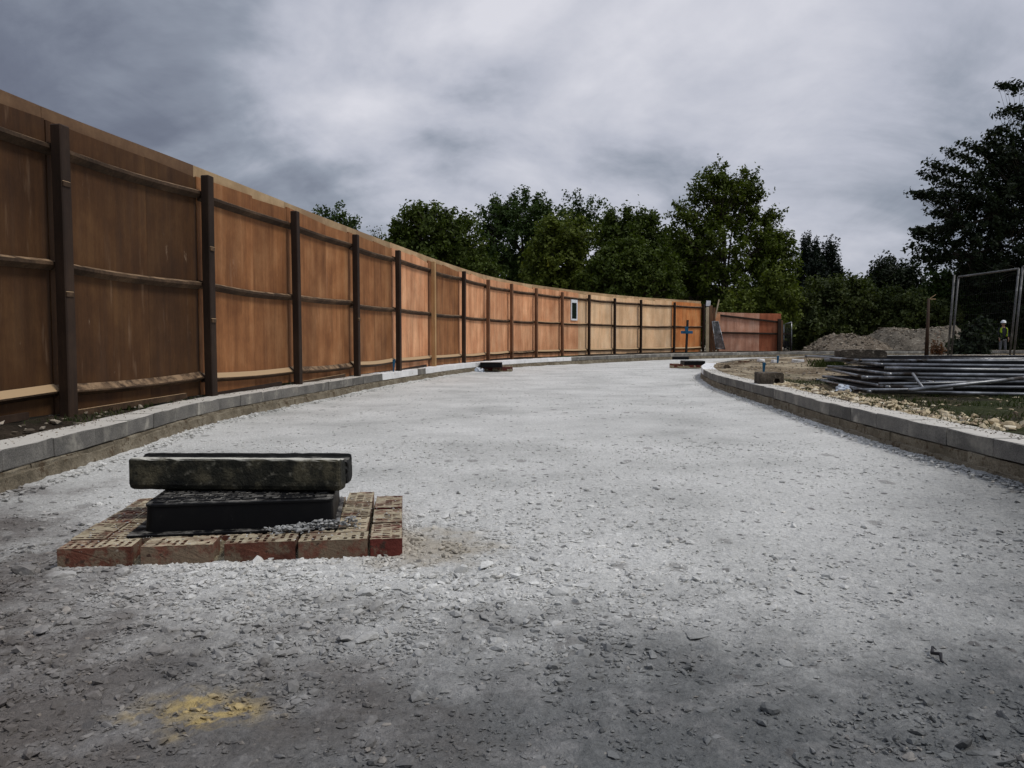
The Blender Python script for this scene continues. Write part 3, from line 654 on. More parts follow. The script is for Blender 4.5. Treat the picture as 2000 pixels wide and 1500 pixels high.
# second hoarding
Y2 = 33.0
h2o = thing('hoarding', atY(1400, 690, Y2), 'low orange plywood hoarding with slanted rail beyond the gate posts', 'hoarding')
xs = [1401, 1436, 1483.5, 1526]; tops = [609.5, 611, 612, 612.5]; mm = ['ply_rose', 'ply_rose', 'ply_rust']
def yat(px): return Y2 + (px - 1400) * .004
zb2 = .10
for i in range(3):
    A = atY(xs[i], tops[i], yat(xs[i])); B = atY(xs[i + 1], tops[i + 1], yat(xs[i + 1])); bm = bmesh.new()
    vs = [Vector((A.x, A.y, zb2)), Vector((B.x - .004, B.y, zb2)), Vector((B.x - .004, B.y, B.z)), Vector((A.x, A.y, A.z))]
    org = Vector((A.x, A.y, zb2)); f = [bm.verts.new(v - org) for v in vs]; g = [bm.verts.new(v - org + Vector((0, .018, 0))) for v in vs]
    bm.faces.new(f[::-1]) ; bm.faces.new(g)
    for j in range(4): bm.faces.new((f[j], f[(j + 1) % 4], g[(j + 1) % 4], g[j]))
    bmesh.ops.recalc_face_normals(bm, faces=bm.faces)
    obj('plywood_sheet', mesh_from(bm), mm[i], h2o, org)
def rail2(x0, y0, x1, y1, th, mat='post_dark'):
    a = atY(x0, y0, yat(x0) - .03); b = atY(x1, y1, yat(x1) - .03); bm = bmesh.new(); d = b - a; L_ = d.length
    add_box(bm, (0, -.03, -th / 2), (L_, .024, th / 2), None, .004)
    return obj('rail', mesh_from(bm), mat, h2o, a, (0, -math.asin(d.z / L_), math.atan2(d.y, d.x)))
rail2(1403, 615.5, 1529, 630, .075); rail2(1403, 649.5, 1545, 652.5, .07); rail2(1440, 686.5, 1545, 688.5, .06)
for px, yt, mt, wpx in ((1522.5, 623, 'post_dark', 6.5), (1527, 626, 'post_mid', 3.5), (1403.5, 611, 'post_mid', 3.5), (1545, 652, 'post_dark', 3)):
    a = atY(px, yt, yat(px) - .12); wd = wpx / F * Y2
    obj('post', post_mesh(wd, .09, a.z - .1, rng), mt, h2o, (a.x, a.y, .1))

# leaning mesh frame and mesh end panel
def mesh_panel(name, A, B, Cc, Dd, nv, nh, rad, wr, label, cat, group=None, mat='steel_dull', wmat='wire'):
    """A,B bottom left/right, Dd,Cc top left/right, world coordinates"""
    A, B, Cc, Dd = map(Vector, (A, B, Cc, Dd)); t = thing(name, A, label, cat, group)
    for (p, q) in ((A, B), (B, Cc), (Cc, Dd), (Dd, A)):
        obj('frame_tube', tube_mesh([Vector((0, 0, 0)), q - p], rad, 7), mat, t, p)
    bm = bmesh.new()
    for i in range(1, nv):
        u = i / nv; add_tube(bm, [A.lerp(B, u) - A, Dd.lerp(Cc, u) - A], wr, 3, False)
    for i in range(1, nh):
        u = i / nh; add_tube(bm, [A.lerp(Dd, u) - A, B.lerp(Cc, u) - A], wr, 3, False)
    obj('wire_mesh', mesh_from(bm), wmat, t, A)
    return t
mesh_panel('mesh_frame', atY(1398, 680, 31.0), atY(1416, 682, 31.2), atY(1403, 628, 31.7), atY(1391, 628, 31.6), 14, 26, .018, .012, 'grey wire mesh frame leaning against the gate posts', 'mesh panel', wmat='steel_dull')
mesh_panel('mesh_frame', atY(1531, 688, 33.6), atY(1546, 689, 33.4), atY(1546, 629, 33.4), atY(1531, 634, 33.6), 9, 18, .02, .008, 'narrow wire mesh frame closing the right end of the low orange hoarding', 'mesh panel')

# blue cross stake in front of the far hoarding
base = atY(1340, 688, 29.0); 
cr = thing('profile_stake', Vector((base.x, base.y, .12)), 'dark stake with a blue crossbar in front of the orange end of the hoarding', 'stake')
tp = atY(1343, 625, base.y)
obj('upright', tube_mesh([(0, 0, 0), Vector((tp.x - base.x, 0, tp.z - .12))], .045, 4), 'black_tar', cr, cr.location)
a = atY(1330, 649, base.y - .06); b = atY(1353, 647.5, base.y - .06)
obj('crossbar', box_mesh((0, -.012, -.05), (b.x - a.x, .012, .05), .003), 'blue', cr, a)
obj('bracket', box_mesh((-.06, -.014, -.12), (.06, .014, .13), .003), 'blue', cr, atY(1341, 645, base.y - .085))
# blue setting-out pegs
def peg(px, y0, y1, wpx, z, label, label_top=False):
    b = atz(px, y1, z) if px > 1000 else atY(px, 717, 12.15)
    z = z if px > 1000 else b.z
    wd = wpx / F * b.y; tp = atY(px, y0, b.y); bm = bmesh.new()
    add_box(bm, (-wd / 2, -wd / 2, -.12), (wd / 2, wd / 2, tp.z - z), None, wd * .08)
    for v in bm.verts:
        if v.co.z < -.1: v.co.x *= .2; v.co.y *= .2
        elif v.co.z > .02: v.co.x += .008
    obj('setting_out_peg', mesh_from(bm), 'blue', None, (b.x, b.y, z), label=label, cat='peg', group='blue setting out pegs')
peg(768.5, 702, 722, 5, .2, 'blue peg at the foot of the hoarding beside the white painted kerb blocks')
peg(1491, 708, 727, 5.5, .19, 'bright blue peg standing in sand just behind the square concrete foot')
peg(1518.5, 695, 710, 4, .19, 'farthest blue peg between two white pieces on the far edge of the sand')

# ------------------------------------------------------------------ near brick surround with its chamber
def perf_brick(seed, holes=True, hx=None):
    r = random.Random(seed); L_, W_, H_ = .215, .1025, .065
    xs_ = [0]; m_ = .014; nH = 8; hw = .0115; gap = (L_ - 2 * m_ - nH * hw) / (nH - 1)
    x_ = m_
    for i in range(nH): xs_ += [x_, x_ + hw]; x_ += hw + gap
    xs_.append(L_)
    ys_ = [0]; nR = 3; hd = .0245; m2 = .0085; g2 = (W_ - 2 * m2 - nR * hd) / (nR - 1); y_ = m2
    for i in range(nR): ys_ += [y_, y_ + hd]; y_ += hd + g2
    ys_.append(W_)
    bm = bmesh.new(); V = {}
    jx = [r.uniform(-.0015, .0015) for _ in range(200)]
    for i, a in enumerate(xs_):
        for j, b in enumerate(ys_):
            V[i, j] = bm.verts.new((a + (jx[(i * 7 + j) % 200] if 0 < i < len(xs_) - 1 else 0), b + (jx[(i * 3 + j * 5) % 200] if 0 < j < len(ys_) - 1 else 0), H_ + r.uniform(-.001, .001)))
    fl = []
    for i in range(len(xs_) - 1):
        for j in range(len(ys_) - 1):
            q = [V[i, j], V[i + 1, j], V[i + 1, j + 1], V[i, j + 1]]
            if i % 2 == 1 and j % 2 == 1:
                if r.random() < (.16 if holes else .5): bm.faces.new(q); continue      # filled with mortar
                dp = r.uniform(.028, .05); lo = [bm.verts.new((v.co.x, v.co.y, H_ - dp)) for v in q]
                for a in range(4): bm.faces.new((q[a], q[(a + 1) % 4], lo[(a + 1) % 4], lo[a]))
                bm.faces.new(lo)
            else: bm.faces.new(q)
    nx, ny = len(xs_) - 1, len(ys_) - 1
    B = [bm.verts.new(c) for c in ((0, 0, 0), (L_, 0, 0), (L_, W_, 0), (0, W_, 0))]
    bm.faces.new([B[0], B[1]] + [V[i, 0] for i in range(nx, -1, -1)])
    bm.faces.new([B[2], B[3]] + [V[i, ny] for i in range(0, nx + 1)])
    bm.faces.new([B[1], B[2]] + [V[nx, j] for j in range(ny, -1, -1)])
    bm.faces.new([B[3], B[0]] + [V[0, j] for j in range(0, ny + 1)])
    bm.faces.new(B[::-1])
    bmesh.ops.recalc_face_normals(bm, faces=bm.faces)
    for v in bm.verts:
        if v.co.z < .001 or v.co.z > .06:
            for ax, lim in ((0, L_), (1, W_)):
                if v.co[ax] < .001: v.co[ax] += r.uniform(0, .002)
                elif v.co[ax] > lim - .001: v.co[ax] -= r.uniform(0, .002)
    for v in bm.verts: v.co -= Vector((L_ / 2, W_ / 2, 0))
    me = mesh_from(bm)
    return me
PB = [perf_brick(i, i % 3 != 2) for i in range(6)]
def brick_variant(me, mat, cache={}):
    k_ = (me.name, mat)
    if k_ not in cache:
        c = me.copy(); c.materials.clear(); c.materials.append(M[mat]); cache[k_] = c
    return cache[k_]
ANG = R(7.75)
O = atz(107, 1115, 0.0); O.z = 0
sur = thing('brick_surround', O, 'square surround of perforated red bricks under the stacked black box and slabs', 'brickwork', rotz=ANG)
rb = random.Random(9)
def lay(u, v, rotz, mat, z=0.0, big=True):
    me = brick_variant(PB[rb.randrange(6)], mat)
    o = obj('brick', me, None, sur, (u, v, z + rb.uniform(-.002, .003)), (rb.uniform(-.01, .01), rb.uniform(-.01, .01), rotz + rb.uniform(-.012, .012)), local=True)
    return o
frm = ['brick_brown', 'brick_muddy', 'brick_red', 'brick_muddy']
cu = [.1135, .3535, .600, .8245]
for i, u in enumerate(cu): lay(u, .051, 0, frm[i] if i != 2 else 'brick_brown')
H90 = math.pi / 2
for i in range(3): lay(.989, .1085 + i * .232, H90, ['brick_red', 'brick_muddy', 'brick_red'][i])
for i in range(3): lay(.051, .225 + i * .226, H90, ['brick_brown', 'brick_red', 'brick_brown'][i])
for i in range(3): lay(.874, .225 + i * .226, H90, 'brick_muddy')
for i in range(2): lay(.160, .225 + i * .226, H90, 'brick_brown')
for i, u in enumerate((.23, .46, .69)): lay(u + .02, .160, 0, ['brick_muddy', 'brick_brown', 'brick_muddy'][i])
for i, u in enumerate((.23, .46, .69)): lay(u + .02, .63, 0, 'brick_muddy')
# mortar bed and joint fillings, lumpy
def lumps(name, cells, mat, parent, seed, amp=.006):
    r = random.Random(seed); bm = bmesh.new()
    for (u0, v0, u1, v1, z0, z1) in cells:
        nu = max(2, int((u1 - u0) / .012)); nv_ = max(2, int((v1 - v0) / .012)); g = {}
        for i in range(nu + 1):
            for j in range(nv_ + 1):
                e = i in (0, nu) or j in (0, nv_)
                g[i, j] = bm.verts.new((u0 + (u1 - u0) * i / nu + r.uniform(-.003, .003), v0 + (v1 - v0) * j / nv_ + r.uniform(-.003, .003), z0 if e else z1 + r.uniform(-amp, amp)))
        for i in range(nu):
            for j in range(nv_): bm.faces.new((g[i, j], g[i + 1, j], g[i + 1, j + 1], g[i, j + 1]))
    o = obj(name, mesh_from(bm), mat, parent, (0, 0, 0), local=True); return o
M['mortar'] = basic('mortar', [(.3, (.17, .14, .09)), (.5, (.30, .255, .165)), (.7, (.43, .38, .27))], 18, 120, .5, .95, 1, .004)
lumps('mortar_bed', [(.006, .008, 1.03, .70, -.02, .016), (.098, .098, .93, .69, .0, .052), (.928, .01, .942, .70, .0, .05), (.1, .0, .13, .70, .0, .055), (.218, .004, .248, .11, 0, .028), (.462, .012, .492, .11, 0, .022), (.706, .012, .722, .11, 0, .028)], 'mortar', sur, 4)

def loc2(u, v): 
    c, s_ = math.cos(ANG), math.sin(ANG); return Vector((O.x + u * c - v * s_, O.y + u * s_ + v * c, 0))
# black plastic chamber
Cb = atz(280, 1042, .072); BR = R(9.5)
box = thing('inspection_chamber', Vector((Cb.x, Cb.y, .068)), 'black plastic access box with ribbed lid lying on the near brick surround', 'inspection chamber', rotz=BR)
def rrect(w_, d_, r_, n_=5):
    pts = []
    for cx_, cy_, a0 in ((w_ - r_, r_, -90), (w_ - r_, d_ - r_, 0), (r_, d_ - r_, 90), (r_, r_, 180)):
        for i in range(n_ + 1):
            a = R(a0 + 90 * i / n_); pts.append((cx_ + r_ * math.cos(a), cy_ + r_ * math.sin(a)))
    return pts
def prism(rings, close_bottom=True):
    """rings: list of (pts, z)"""
    bm = bmesh.new(); rr_ = [[bm.verts.new((x_, y_, z_)) for x_, y_ in pts] for pts, z_ in rings]
    for a, b in zip(rr_, rr_[1:]):
        for j in range(len(a)): bm.faces.new((a[j], a[(j + 1) % len(a)], b[(j + 1) % len(a)], b[j]))
    bm.faces.new(rr_[-1]); bm.faces.new(rr_[0][::-1]); return mesh_from(bm)
def inset(pts, d):
    cx_ = sum(p[0] for p in pts) / len(pts); cy_ = sum(p[1] for p in pts) / len(pts)
    mx = max(abs(p[0] - cx_) for p in pts); my = max(abs(p[1] - cy_) for p in pts)
    return [(cx_ + (p[0] - cx_) * (1 - d / mx), cy_ + (p[1] - cy_) * (1 - d / my)) for p in pts]
BW, BD, BH = .602, .45, .098
rp = rrect(BW, BD, .035)
obj('body', prism([(inset(rp, -.001), 0), (rp, .004), (inset(rp, .004), BH - .012), (inset(rp, .001), BH - .010), (inset(rp, .001), BH - .003), (inset(rp, .004), BH)]), 'black_plastic', box, (0, 0, 0), local=True)
fp = [(x_ - .045, y_ - .03) for x_, y_ in rrect(BW + .06, BD + .07, .01)]
obj('flange', prism([(fp, -.002), (fp, .005), (inset(fp, .003), .007)]), 'black_plastic', box, (0, 0, 0), local=True)
bm = bmesh.new(); r = random.Random(2); nx, ny = 12, 13
for i in range(nx):
    for j in range(ny):
        cw, ch = (BW - .04) / nx, (BD - .04) / ny; x0 = .02 + i * cw; y0 = .02 + j * ch
        sh = cw * .5 * (j % 2)
        if i < nx - 1 or j % 2 == 0: add_box(bm, (x0 + .003 + sh, y0 + .005, BH - .001), (x0 + cw - .004 + sh, y0 + ch - .006, BH + .004), None, .0015)
obj('tread_pattern', mesh_from(bm), 'black_plastic', box, (0, 0, 0), local=True)
for k_ in range(1, 5):   # moulded ribs round the near right corner
    pass
# the two kerb stones lying across the box
def long_prism(prof, L_, seed, jit=.0009, nseg=26, endr=.012):
    """profile (y,z) swept along x with softened ends"""
    r = random.Random(seed); bm = bmesh.new(); rows = []
    xs_ = [0, endr * .35, endr] + [endr + (L_ - 2 * endr) * i / nseg for i in range(1, nseg)] + [L_ - endr, L_ - endr * .35, L_]
    cy_ = sum(p[0] for p in prof) / len(prof); cz_ = sum(p[1] for p in prof) / len(prof)
    for x_ in xs_:
        e = min(x_, L_ - x_); ins = 0 if e >= endr else endr * (1 - math.sqrt(max(0, 1 - (1 - e / endr) ** 2)))
        rows.append([bm.verts.new((x_ + r.uniform(-jit, jit) * .3, p[0] - math.copysign(ins, p[0] - cy_) + r.uniform(-jit, jit), p[1] - math.copysign(ins, p[1] - cz_) + r.uniform(-jit, jit))) for p in prof])
    for a, b in zip(rows, rows[1:]):
        for j in range(len(a)): bm.faces.new((a[j], a[(j + 1) % len(a)], b[(j + 1) % len(a)], b[j]))
    bm.faces.new(rows[0]); bm.faces.new(rows[-1]); bmesh.ops.recalc_face_normals(bm, faces=bm.faces)
    return mesh_from(bm)
zb = .068 + BH + .004
S0 = atz(250, 958, zb); S1 = atz(664, 964, zb)
ln = (S1 - S0).length
prof = [(0, .020), (.006, .006), (.020, 0), (.05, 0), (.076, 0), (.08, .004), (.08, .05), (.08, .098), (.074, .106), (.05, .107), (.018, .112), (.005, .111), (0, .106), (0, .06)]
sl = obj('kerb_stone', long_prism(prof, ln, 1), 'slab', None, (S0.x, S0.y, zb + .001), (0, R(-.25), math.atan2(S1.y - S0.y, S1.x - S0.x) + R(.3)), label='front mossy black kerb stone lying across the black plastic box', cat='kerb stone', group='old kerb stones on the box')
T0 = atY(287, 886, 2.955); T1 = atY(689, 887, 2.945)
prof2 = [(y_ * .95, z_ * .87) for y_, z_ in [(-.095, .018), (-.085, .004), (-.072, 0), (-.012, 0), (0, .012), (0, .060), (-.006, .066), (-.006, .114), (-.010, .120), (-.022, .120), (-.026, .108), (-.050, .104), (-.085, .106), (-.095, .100), (-.088, .078), (-.094, .070), (-.086, .045), (-.094, .036)]]
e0 = Vector((T0.x, T0.y, 0)); an = math.atan2(T1.y - T0.y, T1.x - T0.x)
obj('kerb_stone', long_prism(prof2, (T1 - T0).length, 2, .0012), 'slab_dark', None, (T0.x, T0.y, zb + .001), (0, 0, an), label='rear grooved black kerb stone with its end sticking out to the right', cat='kerb stone', group='old kerb stones on the box')

# ------------------------------------------------------------------ scattered stones
ico = bmesh.new(); bmesh.ops.create_icosphere(ico, subdivisions=1, radius=1); ico.verts.ensure_lookup_table()
IV = np.array([v.co[:] for v in ico.verts]); IF = np.array([[v.index for v in f.verts] for f in ico.faces]); ico.free()
OV = np.array([(1, 0, 0), (-1, 0, 0), (0, 1, 0), (0, -1, 0), (0, 0, 1), (0, 0, -1)], float)
OF = np.array([(0, 2, 4), (2, 1, 4), (1, 3, 4), (3, 0, 4), (2, 0, 5), (1, 2, 5), (3, 1, 5), (0, 3, 5)])
def stones(name, P3, size, mat, seed, lowpoly=False, flat=.6, parent=None, sink=.25, **k):
    r = np.random.RandomState(seed); BV, BF = (OV, OF) if lowpoly else (IV, IF); N = len(P3); nv = len(BV)
    V = np.repeat(BV[None], N, 0) * (1 + r.uniform(-.28, .28, (N, nv, 1)))
    sc = np.stack([r.uniform(.8, 1.6, N), r.uniform(.5, 1.1, N), r.uniform(.28, .7, N) * flat / .6], -1) * size[:, None]
    for q in range(7):          # break off flat facets
        nn = r.normal(size=(N, 1, 3)); nn /= np.linalg.norm(nn, axis=2, keepdims=True); dq = (V * nn).sum(2) - r.uniform(.38, .75, (N, 1))
        V = V - nn * np.maximum(dq, 0)[..., None]
    V = V * sc[:, None] * 1.25
    # tilt a little, spin freely
    a = r.uniform(0, 2 * np.pi, N); t = r.normal(0, .35, N)
    y_ = V[..., 1] * np.cos(t)[:, None] - V[..., 2] * np.sin(t)[:, None]; z_ = V[..., 1] * np.sin(t)[:, None] + V[..., 2] * np.cos(t)[:, None]
    x_ = V[..., 0]; X = x_ * np.cos(a)[:, None] - y_ * np.sin(a)[:, None]; Y = x_ * np.sin(a)[:, None] + y_ * np.cos(a)[:, None]
    V = np.stack([X, Y, z_ + (sc[:, 2] * (1 - 2 * sink))[:, None]], -1) + P3[:, None]
    Fc = (BF[None] + (np.arange(N) * nv)[:, None, None]).reshape(-1, 3)
    return obj(name, np_mesh(name, V.reshape(-1, 3), Fc, rnd=np.repeat(r.rand(N), len(BF))), mat, parent, **k)
def in_road(X, Y):
    return (X > np.interp(Y, LK.p[:, 1], LK.p[:, 0]) + .02) & (X < np.where(Y < 13.4, np.interp(Y, RK.p[:, 1][RK.p[:, 1] < 13.6], RK.p[:, 0][RK.p[:, 1] < 13.6]) - .02, 30))
def in_sur(X, Y, m_=0.0):
    c, s_ = math.cos(ANG), math.sin(ANG); dx = X - O.x; dy = Y - O.y; u = dx * c + dy * s_; v = -dx * s_ + dy * c
    return (u > -m_) & (u < 1.037 + m_) & (v > -m_) & (v < .71 + m_)
def scatter(N, y0, y1, seed, dens=None, pw=1.5):
    r = np.random.RandomState(seed); Y = y0 * (y1 / y0) ** (r.rand(N) ** 1.0); X = (r.rand(N) * 2 - 1) * (Y * .70 + .1)
    kx = in_road(X, Y) & ~in_sur(X, Y, -.01)
    if dens is not None: kx &= r.rand(N) < dens(X, Y)
    X, Y = X[kx], Y[kx]; return np.stack([X, Y, road_z(X, Y)], -1), r
def rubbly(X, Y):      # loose coarse patch in front of and right of the bricks, elsewhere compacted
    a = np.exp(-(((X + .55) / .75) ** 2 + ((Y - 2.0) / .42) ** 2)); b = np.exp(-(((X + .15) / .35) ** 2 + ((Y - 2.6) / .6) ** 2)); c = np.exp(-(((X + 1.5) / .45) ** 2 + ((Y - 2.5) / .5) ** 2))
    return np.clip(.10 + 1.1 * a + .7 * b + .9 * c + .5 * fbm(X, Y, 2.2, 3, 77), .02, 1)
P3, r = scatter(60000, 1.15, 5.5, 1, lambda X, Y: .25 + .75 * rubbly(X, Y)); P3 = P3[:36000]
stones('gravel', P3, r.uniform(.0018, .0048, len(P3)) * (1 + .2 * P3[:, 1]) , 'stone', 1, True, kind='stuff', label='fine loose limestone chips over the road')
P3, r = scatter(26000, 1.15, 4.5, 2, rubbly)
stones('gravel', P3, np.clip(r.lognormal(-5.1, .42, len(P3)), .003, .016), 'stone', 2, kind='stuff', label='loose crushed limestone in front of the brick surround')
P3, r = scatter(900, 1.3, 4.2, 3, lambda X, Y: rubbly(X, Y) ** 1.6)
stones('gravel', P3, np.clip(r.lognormal(-4.35, .33, len(P3)), .009, .030), 'stone', 3, kind='stuff', flat=.5, label='coarser limestone pieces on the road')
P3, r = scatter(6000, 4.5, 20, 4, lambda X, Y: np.clip(.35 + fbm(X, Y, 1.1, 3, 66), .03, 1))
stones('gravel', P3, r.uniform(.004, .011, len(P3)), 'stone', 4, True, kind='stuff', label='stray chips on the far road')
# along the feet of both kerbs and round the bricks
def along(path, sgn, s0, s1, N, seed, spread):
    r = np.random.RandomState(seed); s_ = s0 + (s1 - s0) * r.rand(N) ** 1.5; o_ = -sgn * (.01 + np.abs(r.normal(0, spread, N)))
    return np.array([tuple(path.at(a, b)[0])[:2] + (.012,) for a, b in zip(s_, o_)]), r
P3, r = along(LK, 1, 3.8, 17, 2600, 5, .07); P4, r4 = along(RK, -1, 3.8, 17, 3000, 6, .06)
PP = np.concatenate([P3, P4]); stones('gravel', PP, r.uniform(.004, .014, len(PP)), 'stone', 5, kind='stuff', label='stones kicked up along the kerb feet')
r = np.random.RandomState(8); N = 1500; tt = r.rand(N) * 3.5; e = np.abs(r.normal(0, .03, N))
U = np.where(tt < 1.75, tt / 1.75 * 1.04, 1.037 + e); Vv = np.where(tt < 1.75, -e, (tt - 1.75) / 1.75 * .75)
PP = np.array([tuple(loc2(u, v)) for u, v in zip(U, Vv)]); PP[:, 2] = .004
stones('gravel', PP, r.uniform(.003, .011, N), 'stone', 6, kind='stuff', label='stones gathered round the brick edge')
# little heap on the bricks at the box corner, and dust on the slabs
r = np.random.RandomState(12); N = 300; q = r.rand(N) ** .8; U = .60 + .28 * q + r.normal(0, .016, N); Vv = .118 + .07 * q ** 2 + r.normal(0, .012, N)
PP = np.array([tuple(loc2(u, v)) for u, v in zip(U, Vv)]); PP[:, 2] = .066 + r.rand(N) * .016 * (1 + q)
stones('gravel', PP, np.clip(r.lognormal(-5.2, .5, N), .002, .016), 'rubble_grey', 7, kind='stuff', label='small pile of grey chips on the bricks at the box corner')
r = np.random.RandomState(13); N = 520; U = r.rand(N) * 1.02 + .008; Vv = r.rand(N) * .69 + .008
PP = np.array([tuple(loc2(u, v)) for u, v in zip(U, Vv)]); PP[:, 2] = .066
kx = ~((U > .16) & (U < .83) & (Vv > .12) & (Vv < .64)); PP = PP[kx]
stones('gravel', PP, r.uniform(.0015, .0045, len(PP)), 'stone', 8, True, kind='stuff', label='grit on the brick tops')
def grit_on(path, sgn, N, seed, mat, zc, lab, s0=3.5, s1=16, size=(.002, .007)):
    r = np.random.RandomState(seed); s_ = s0 + (s1 - s0) * r.rand(N) ** 1.6; o_ = sgn * np.clip(.2 - np.abs(r.normal(0, .07, N)), .012, .2)
    PP = np.array([tuple(path.at(a, b)[0])[:2] + (zc,) for a, b in zip(s_, o_)])
    stones('grit', PP, r.uniform(size[0], size[1], N), mat, seed, True, kind='stuff', label=lab)
grit_on(LK, 1, 900, 41, 'rubble', .2, 'soil crumbs on top of the left kerb wall'); grit_on(RK, -1, 1300, 42, 'rubble', .2, 'soil crumbs on top of the right kerb wall')

# single stones one can point to
def boulder(px, py, size, z, mat, label, seed, flat=.6, cat='stone', sub=2, name='stone'):
    p = atz(px, py, z); r = random.Random(seed); bm = bmesh.new(); bmesh.ops.create_icosphere(bm, subdivisions=sub, radius=1)
    pl = [(Vector((r.gauss(0, 1), r.gauss(0, 1), r.gauss(0, .8))).normalized(), r.uniform(.55, .85)) for _ in range(9)]
    for v in bm.verts:
        for nrm, d in pl:
            q = v.co.dot(nrm)
            if q > d: v.co -= nrm * (q - d)
        v.co = Vector((v.co.x * 1.15, v.co.y * .85, v.co.z * flat)) * size * (1 + r.uniform(-.04, .04))
    me = mesh_from(bm); a = me.attributes.new('rnd', 'FLOAT', 'FACE'); a.data.foreach_set('value', [r.uniform(.35, .75)] * len(me.polygons))
    obj(name, me, mat, None, (p.x, p.y, z + size * flat * .45), (r.uniform(-.15, .15), r.uniform(-.15, .15), r.uniform(-.6, .6)), label=label, cat=cat)
boulder(118, 1128, .040, 0, 'stone', 'long flat grey stone just below the left corner of the brick surround', 1, .35)
boulder(240, 1125, .022, 0, 'stone', 'angular pale stone touching the lower edge of the second front brick', 2, .8)
boulder(48, 1120, .034, 0, 'stone', 'grey stone in the loose pile left of the brick corner', 3, .6)
boulder(712, 1252, .034, 0, 'stone', 'large pale flat stone among the loose rubble in front of the bricks', 4, .4)
boulder(820, 1285, .017, 0, 'stone', 'dark rounded stone alone to the right of the loose rubble', 5, .8)
boulder(1082, 1307, .015, 0, 'stone', 'small dark stone on the smooth road below the picture centre', 6, .9)
boulder(715, 1162, .032, 0, 'stone', 'broad flat stone between the bricks and the loose rubble', 7, .35)
boulder(1505, 1392, .018, 0, 'stone', 'lone grey pebble near the bottom right of the road', 8, .8)
boulder(1380, 1393, .020, 0, 'stone', 'flat pale stone left of the lone grey pebble', 18, .4)
boulder(900, 1118, .022, 0, 'stone', 'pale chunk right of the brick corner on the road', 9, .8)
boulder(1940, 829, .040, .19, 'flint', 'rounded yellowish flint left of the largest one near the right edge of the picture', 10, .7, 'flint')
boulder(1970, 834, .044, .19, 'flint', 'largest yellowish flint close to the right edge of the picture', 11, .6, 'flint')
boulder(1926, 830, .026, .19, 'flint', 'smallest yellowish flint, left of the two big ones on the right soil', 12, .7, 'flint')
# a curled dead twig
p = atz(1833, 1285, .004)
obj('twig', tube_mesh([(-.008, -.05, .0), (-.014, -.03, .006), (-.004, -.012, .014), (-.010, .008, .008), (.004, .028, .014), (.018, .034, .004)], [.001, .003, .0045, .004, .0025, .0008], 6), 'black_tar', None, p, (0, 0, .1), label='small black curled twig on the dark ground at lower right', cat='twig')

# flint rubble along the back of the right kerb
r = np.random.RandomState(21); N = 1500; s_ = 6.0 + 4.6 * r.rand(N); o_ = -(.215 + np.abs(r.normal(0, .17, N)) + np.clip((9.0 - s_) * .06, 0, .3) * r.rand(N))
pp = np.array([tuple(RK.at(a, b)[0])[:2] for a, b in zip(s_, o_)]); PP = np.stack([pp[:, 0], pp[:, 1], island_h(pp[:, 0], pp[:, 1])], -1)
stones('flint_rubble', PP, np.clip(r.lognormal(-4.0, .38, N), .008, .036), 'flint', 21, kind='stuff', flat=.75, sink=.3, label='strip of pale yellow flints behind the right kerb')
r = np.random.RandomState(22); N = 900; X = 2.75 + 4.5 * r.rand(N); Y = 3.2 + 4.5 * r.rand(N); kx = (X > 2.8) & (r.rand(N) < .35)
PP = np.stack([X, Y, island_h(X, Y)], -1)[kx]; stones('flint_rubble', PP, np.clip(r.lognormal(-4.3, .4, len(PP)), .006, .03), 'flint', 22, kind='stuff', flat=.7, label='scattered flints in the dark soil at right')
r = np.random.RandomState(23); N = 2600; Y = 8 + 12 * r.rand(N); X0 = np.interp(Y, RK.p[:, 1][:900], RK.p[:, 0][:900]) + .3; X = X0 + 7 * r.rand(N)
PP = np.stack([X, Y, island_h(X, Y)], -1); stones('rubble', PP, np.clip(r.lognormal(-4.5, .5, N), .006, .035), 'rubble', 23, kind='stuff', label='clods and stones on the sandy island')

# ------------------------------------------------------------------ other chambers on the road
def low_chamber(px0, px1, ytop, ybot, zb_, label, cols, nrow=3):
    a = atz(px0, ybot, 0.0); b = atz(px1, ybot, 0.0); W_ = b.x - a.x; t = thing('brick_surround', Vector((a.x, a.y, 0)), label, 'brickwork')
    n_ = max(1, round(W_ / .225)); 
    for row in range(nrow):
        for i in range(n_):
            if 0 < row < nrow - 1 and 0 < i < n_ - 1: continue
            o = obj('brick', brick_variant(PB[(i + row) % 6], cols[(i + row) % len(cols)]), None, t, (.112 + i * W_ / n_, .05 + row * .225, .02), (0, 0, rb.uniform(-.02, .02)), local=True)
            o.scale = (1, 1, 1.25)
    obj('mortar_bed', box_mesh((.0, .0, -.03), (W_ - .01, .06 + (nrow - 1) * .225, .06)), 'mortar', t, (0, 0, 0), local=True)
    return t
low_chamber(942, 1001, 717, 726, 0, 'small red brick surround against the left kerb with a black box on it', ['brick_red', 'brick_brown'])
p = atz(937, 718, .10); q = atz(981, 718, .10)
bw = q.x - p.x; rp2 = rrect(bw, .42, .04)
bb = thing('inspection_chamber', Vector((p.x, p.y + .05, .10)), 'black box on the small brick surround in front of the white kerb blocks', 'inspection chamber')
obj('body', prism([(rp2, 0), (inset(rp2, .006), .085), (inset(rp2, .012), .092)]), 'black_plastic', bb, (0, 0, 0), local=True)
obj('lid', prism([(inset(rp2, .002), .0925), (inset(rp2, .004), .102)]), 'black_plastic', bb, (0, 0, 0), local=True)
low_chamber(1316, 1380, 713, 719.5, 0, 'low red brick course standing beside the white nose of the right kerb', ['brick_red'])
p = atz(1337, 713, .10); q = atz(1378, 713, .10)
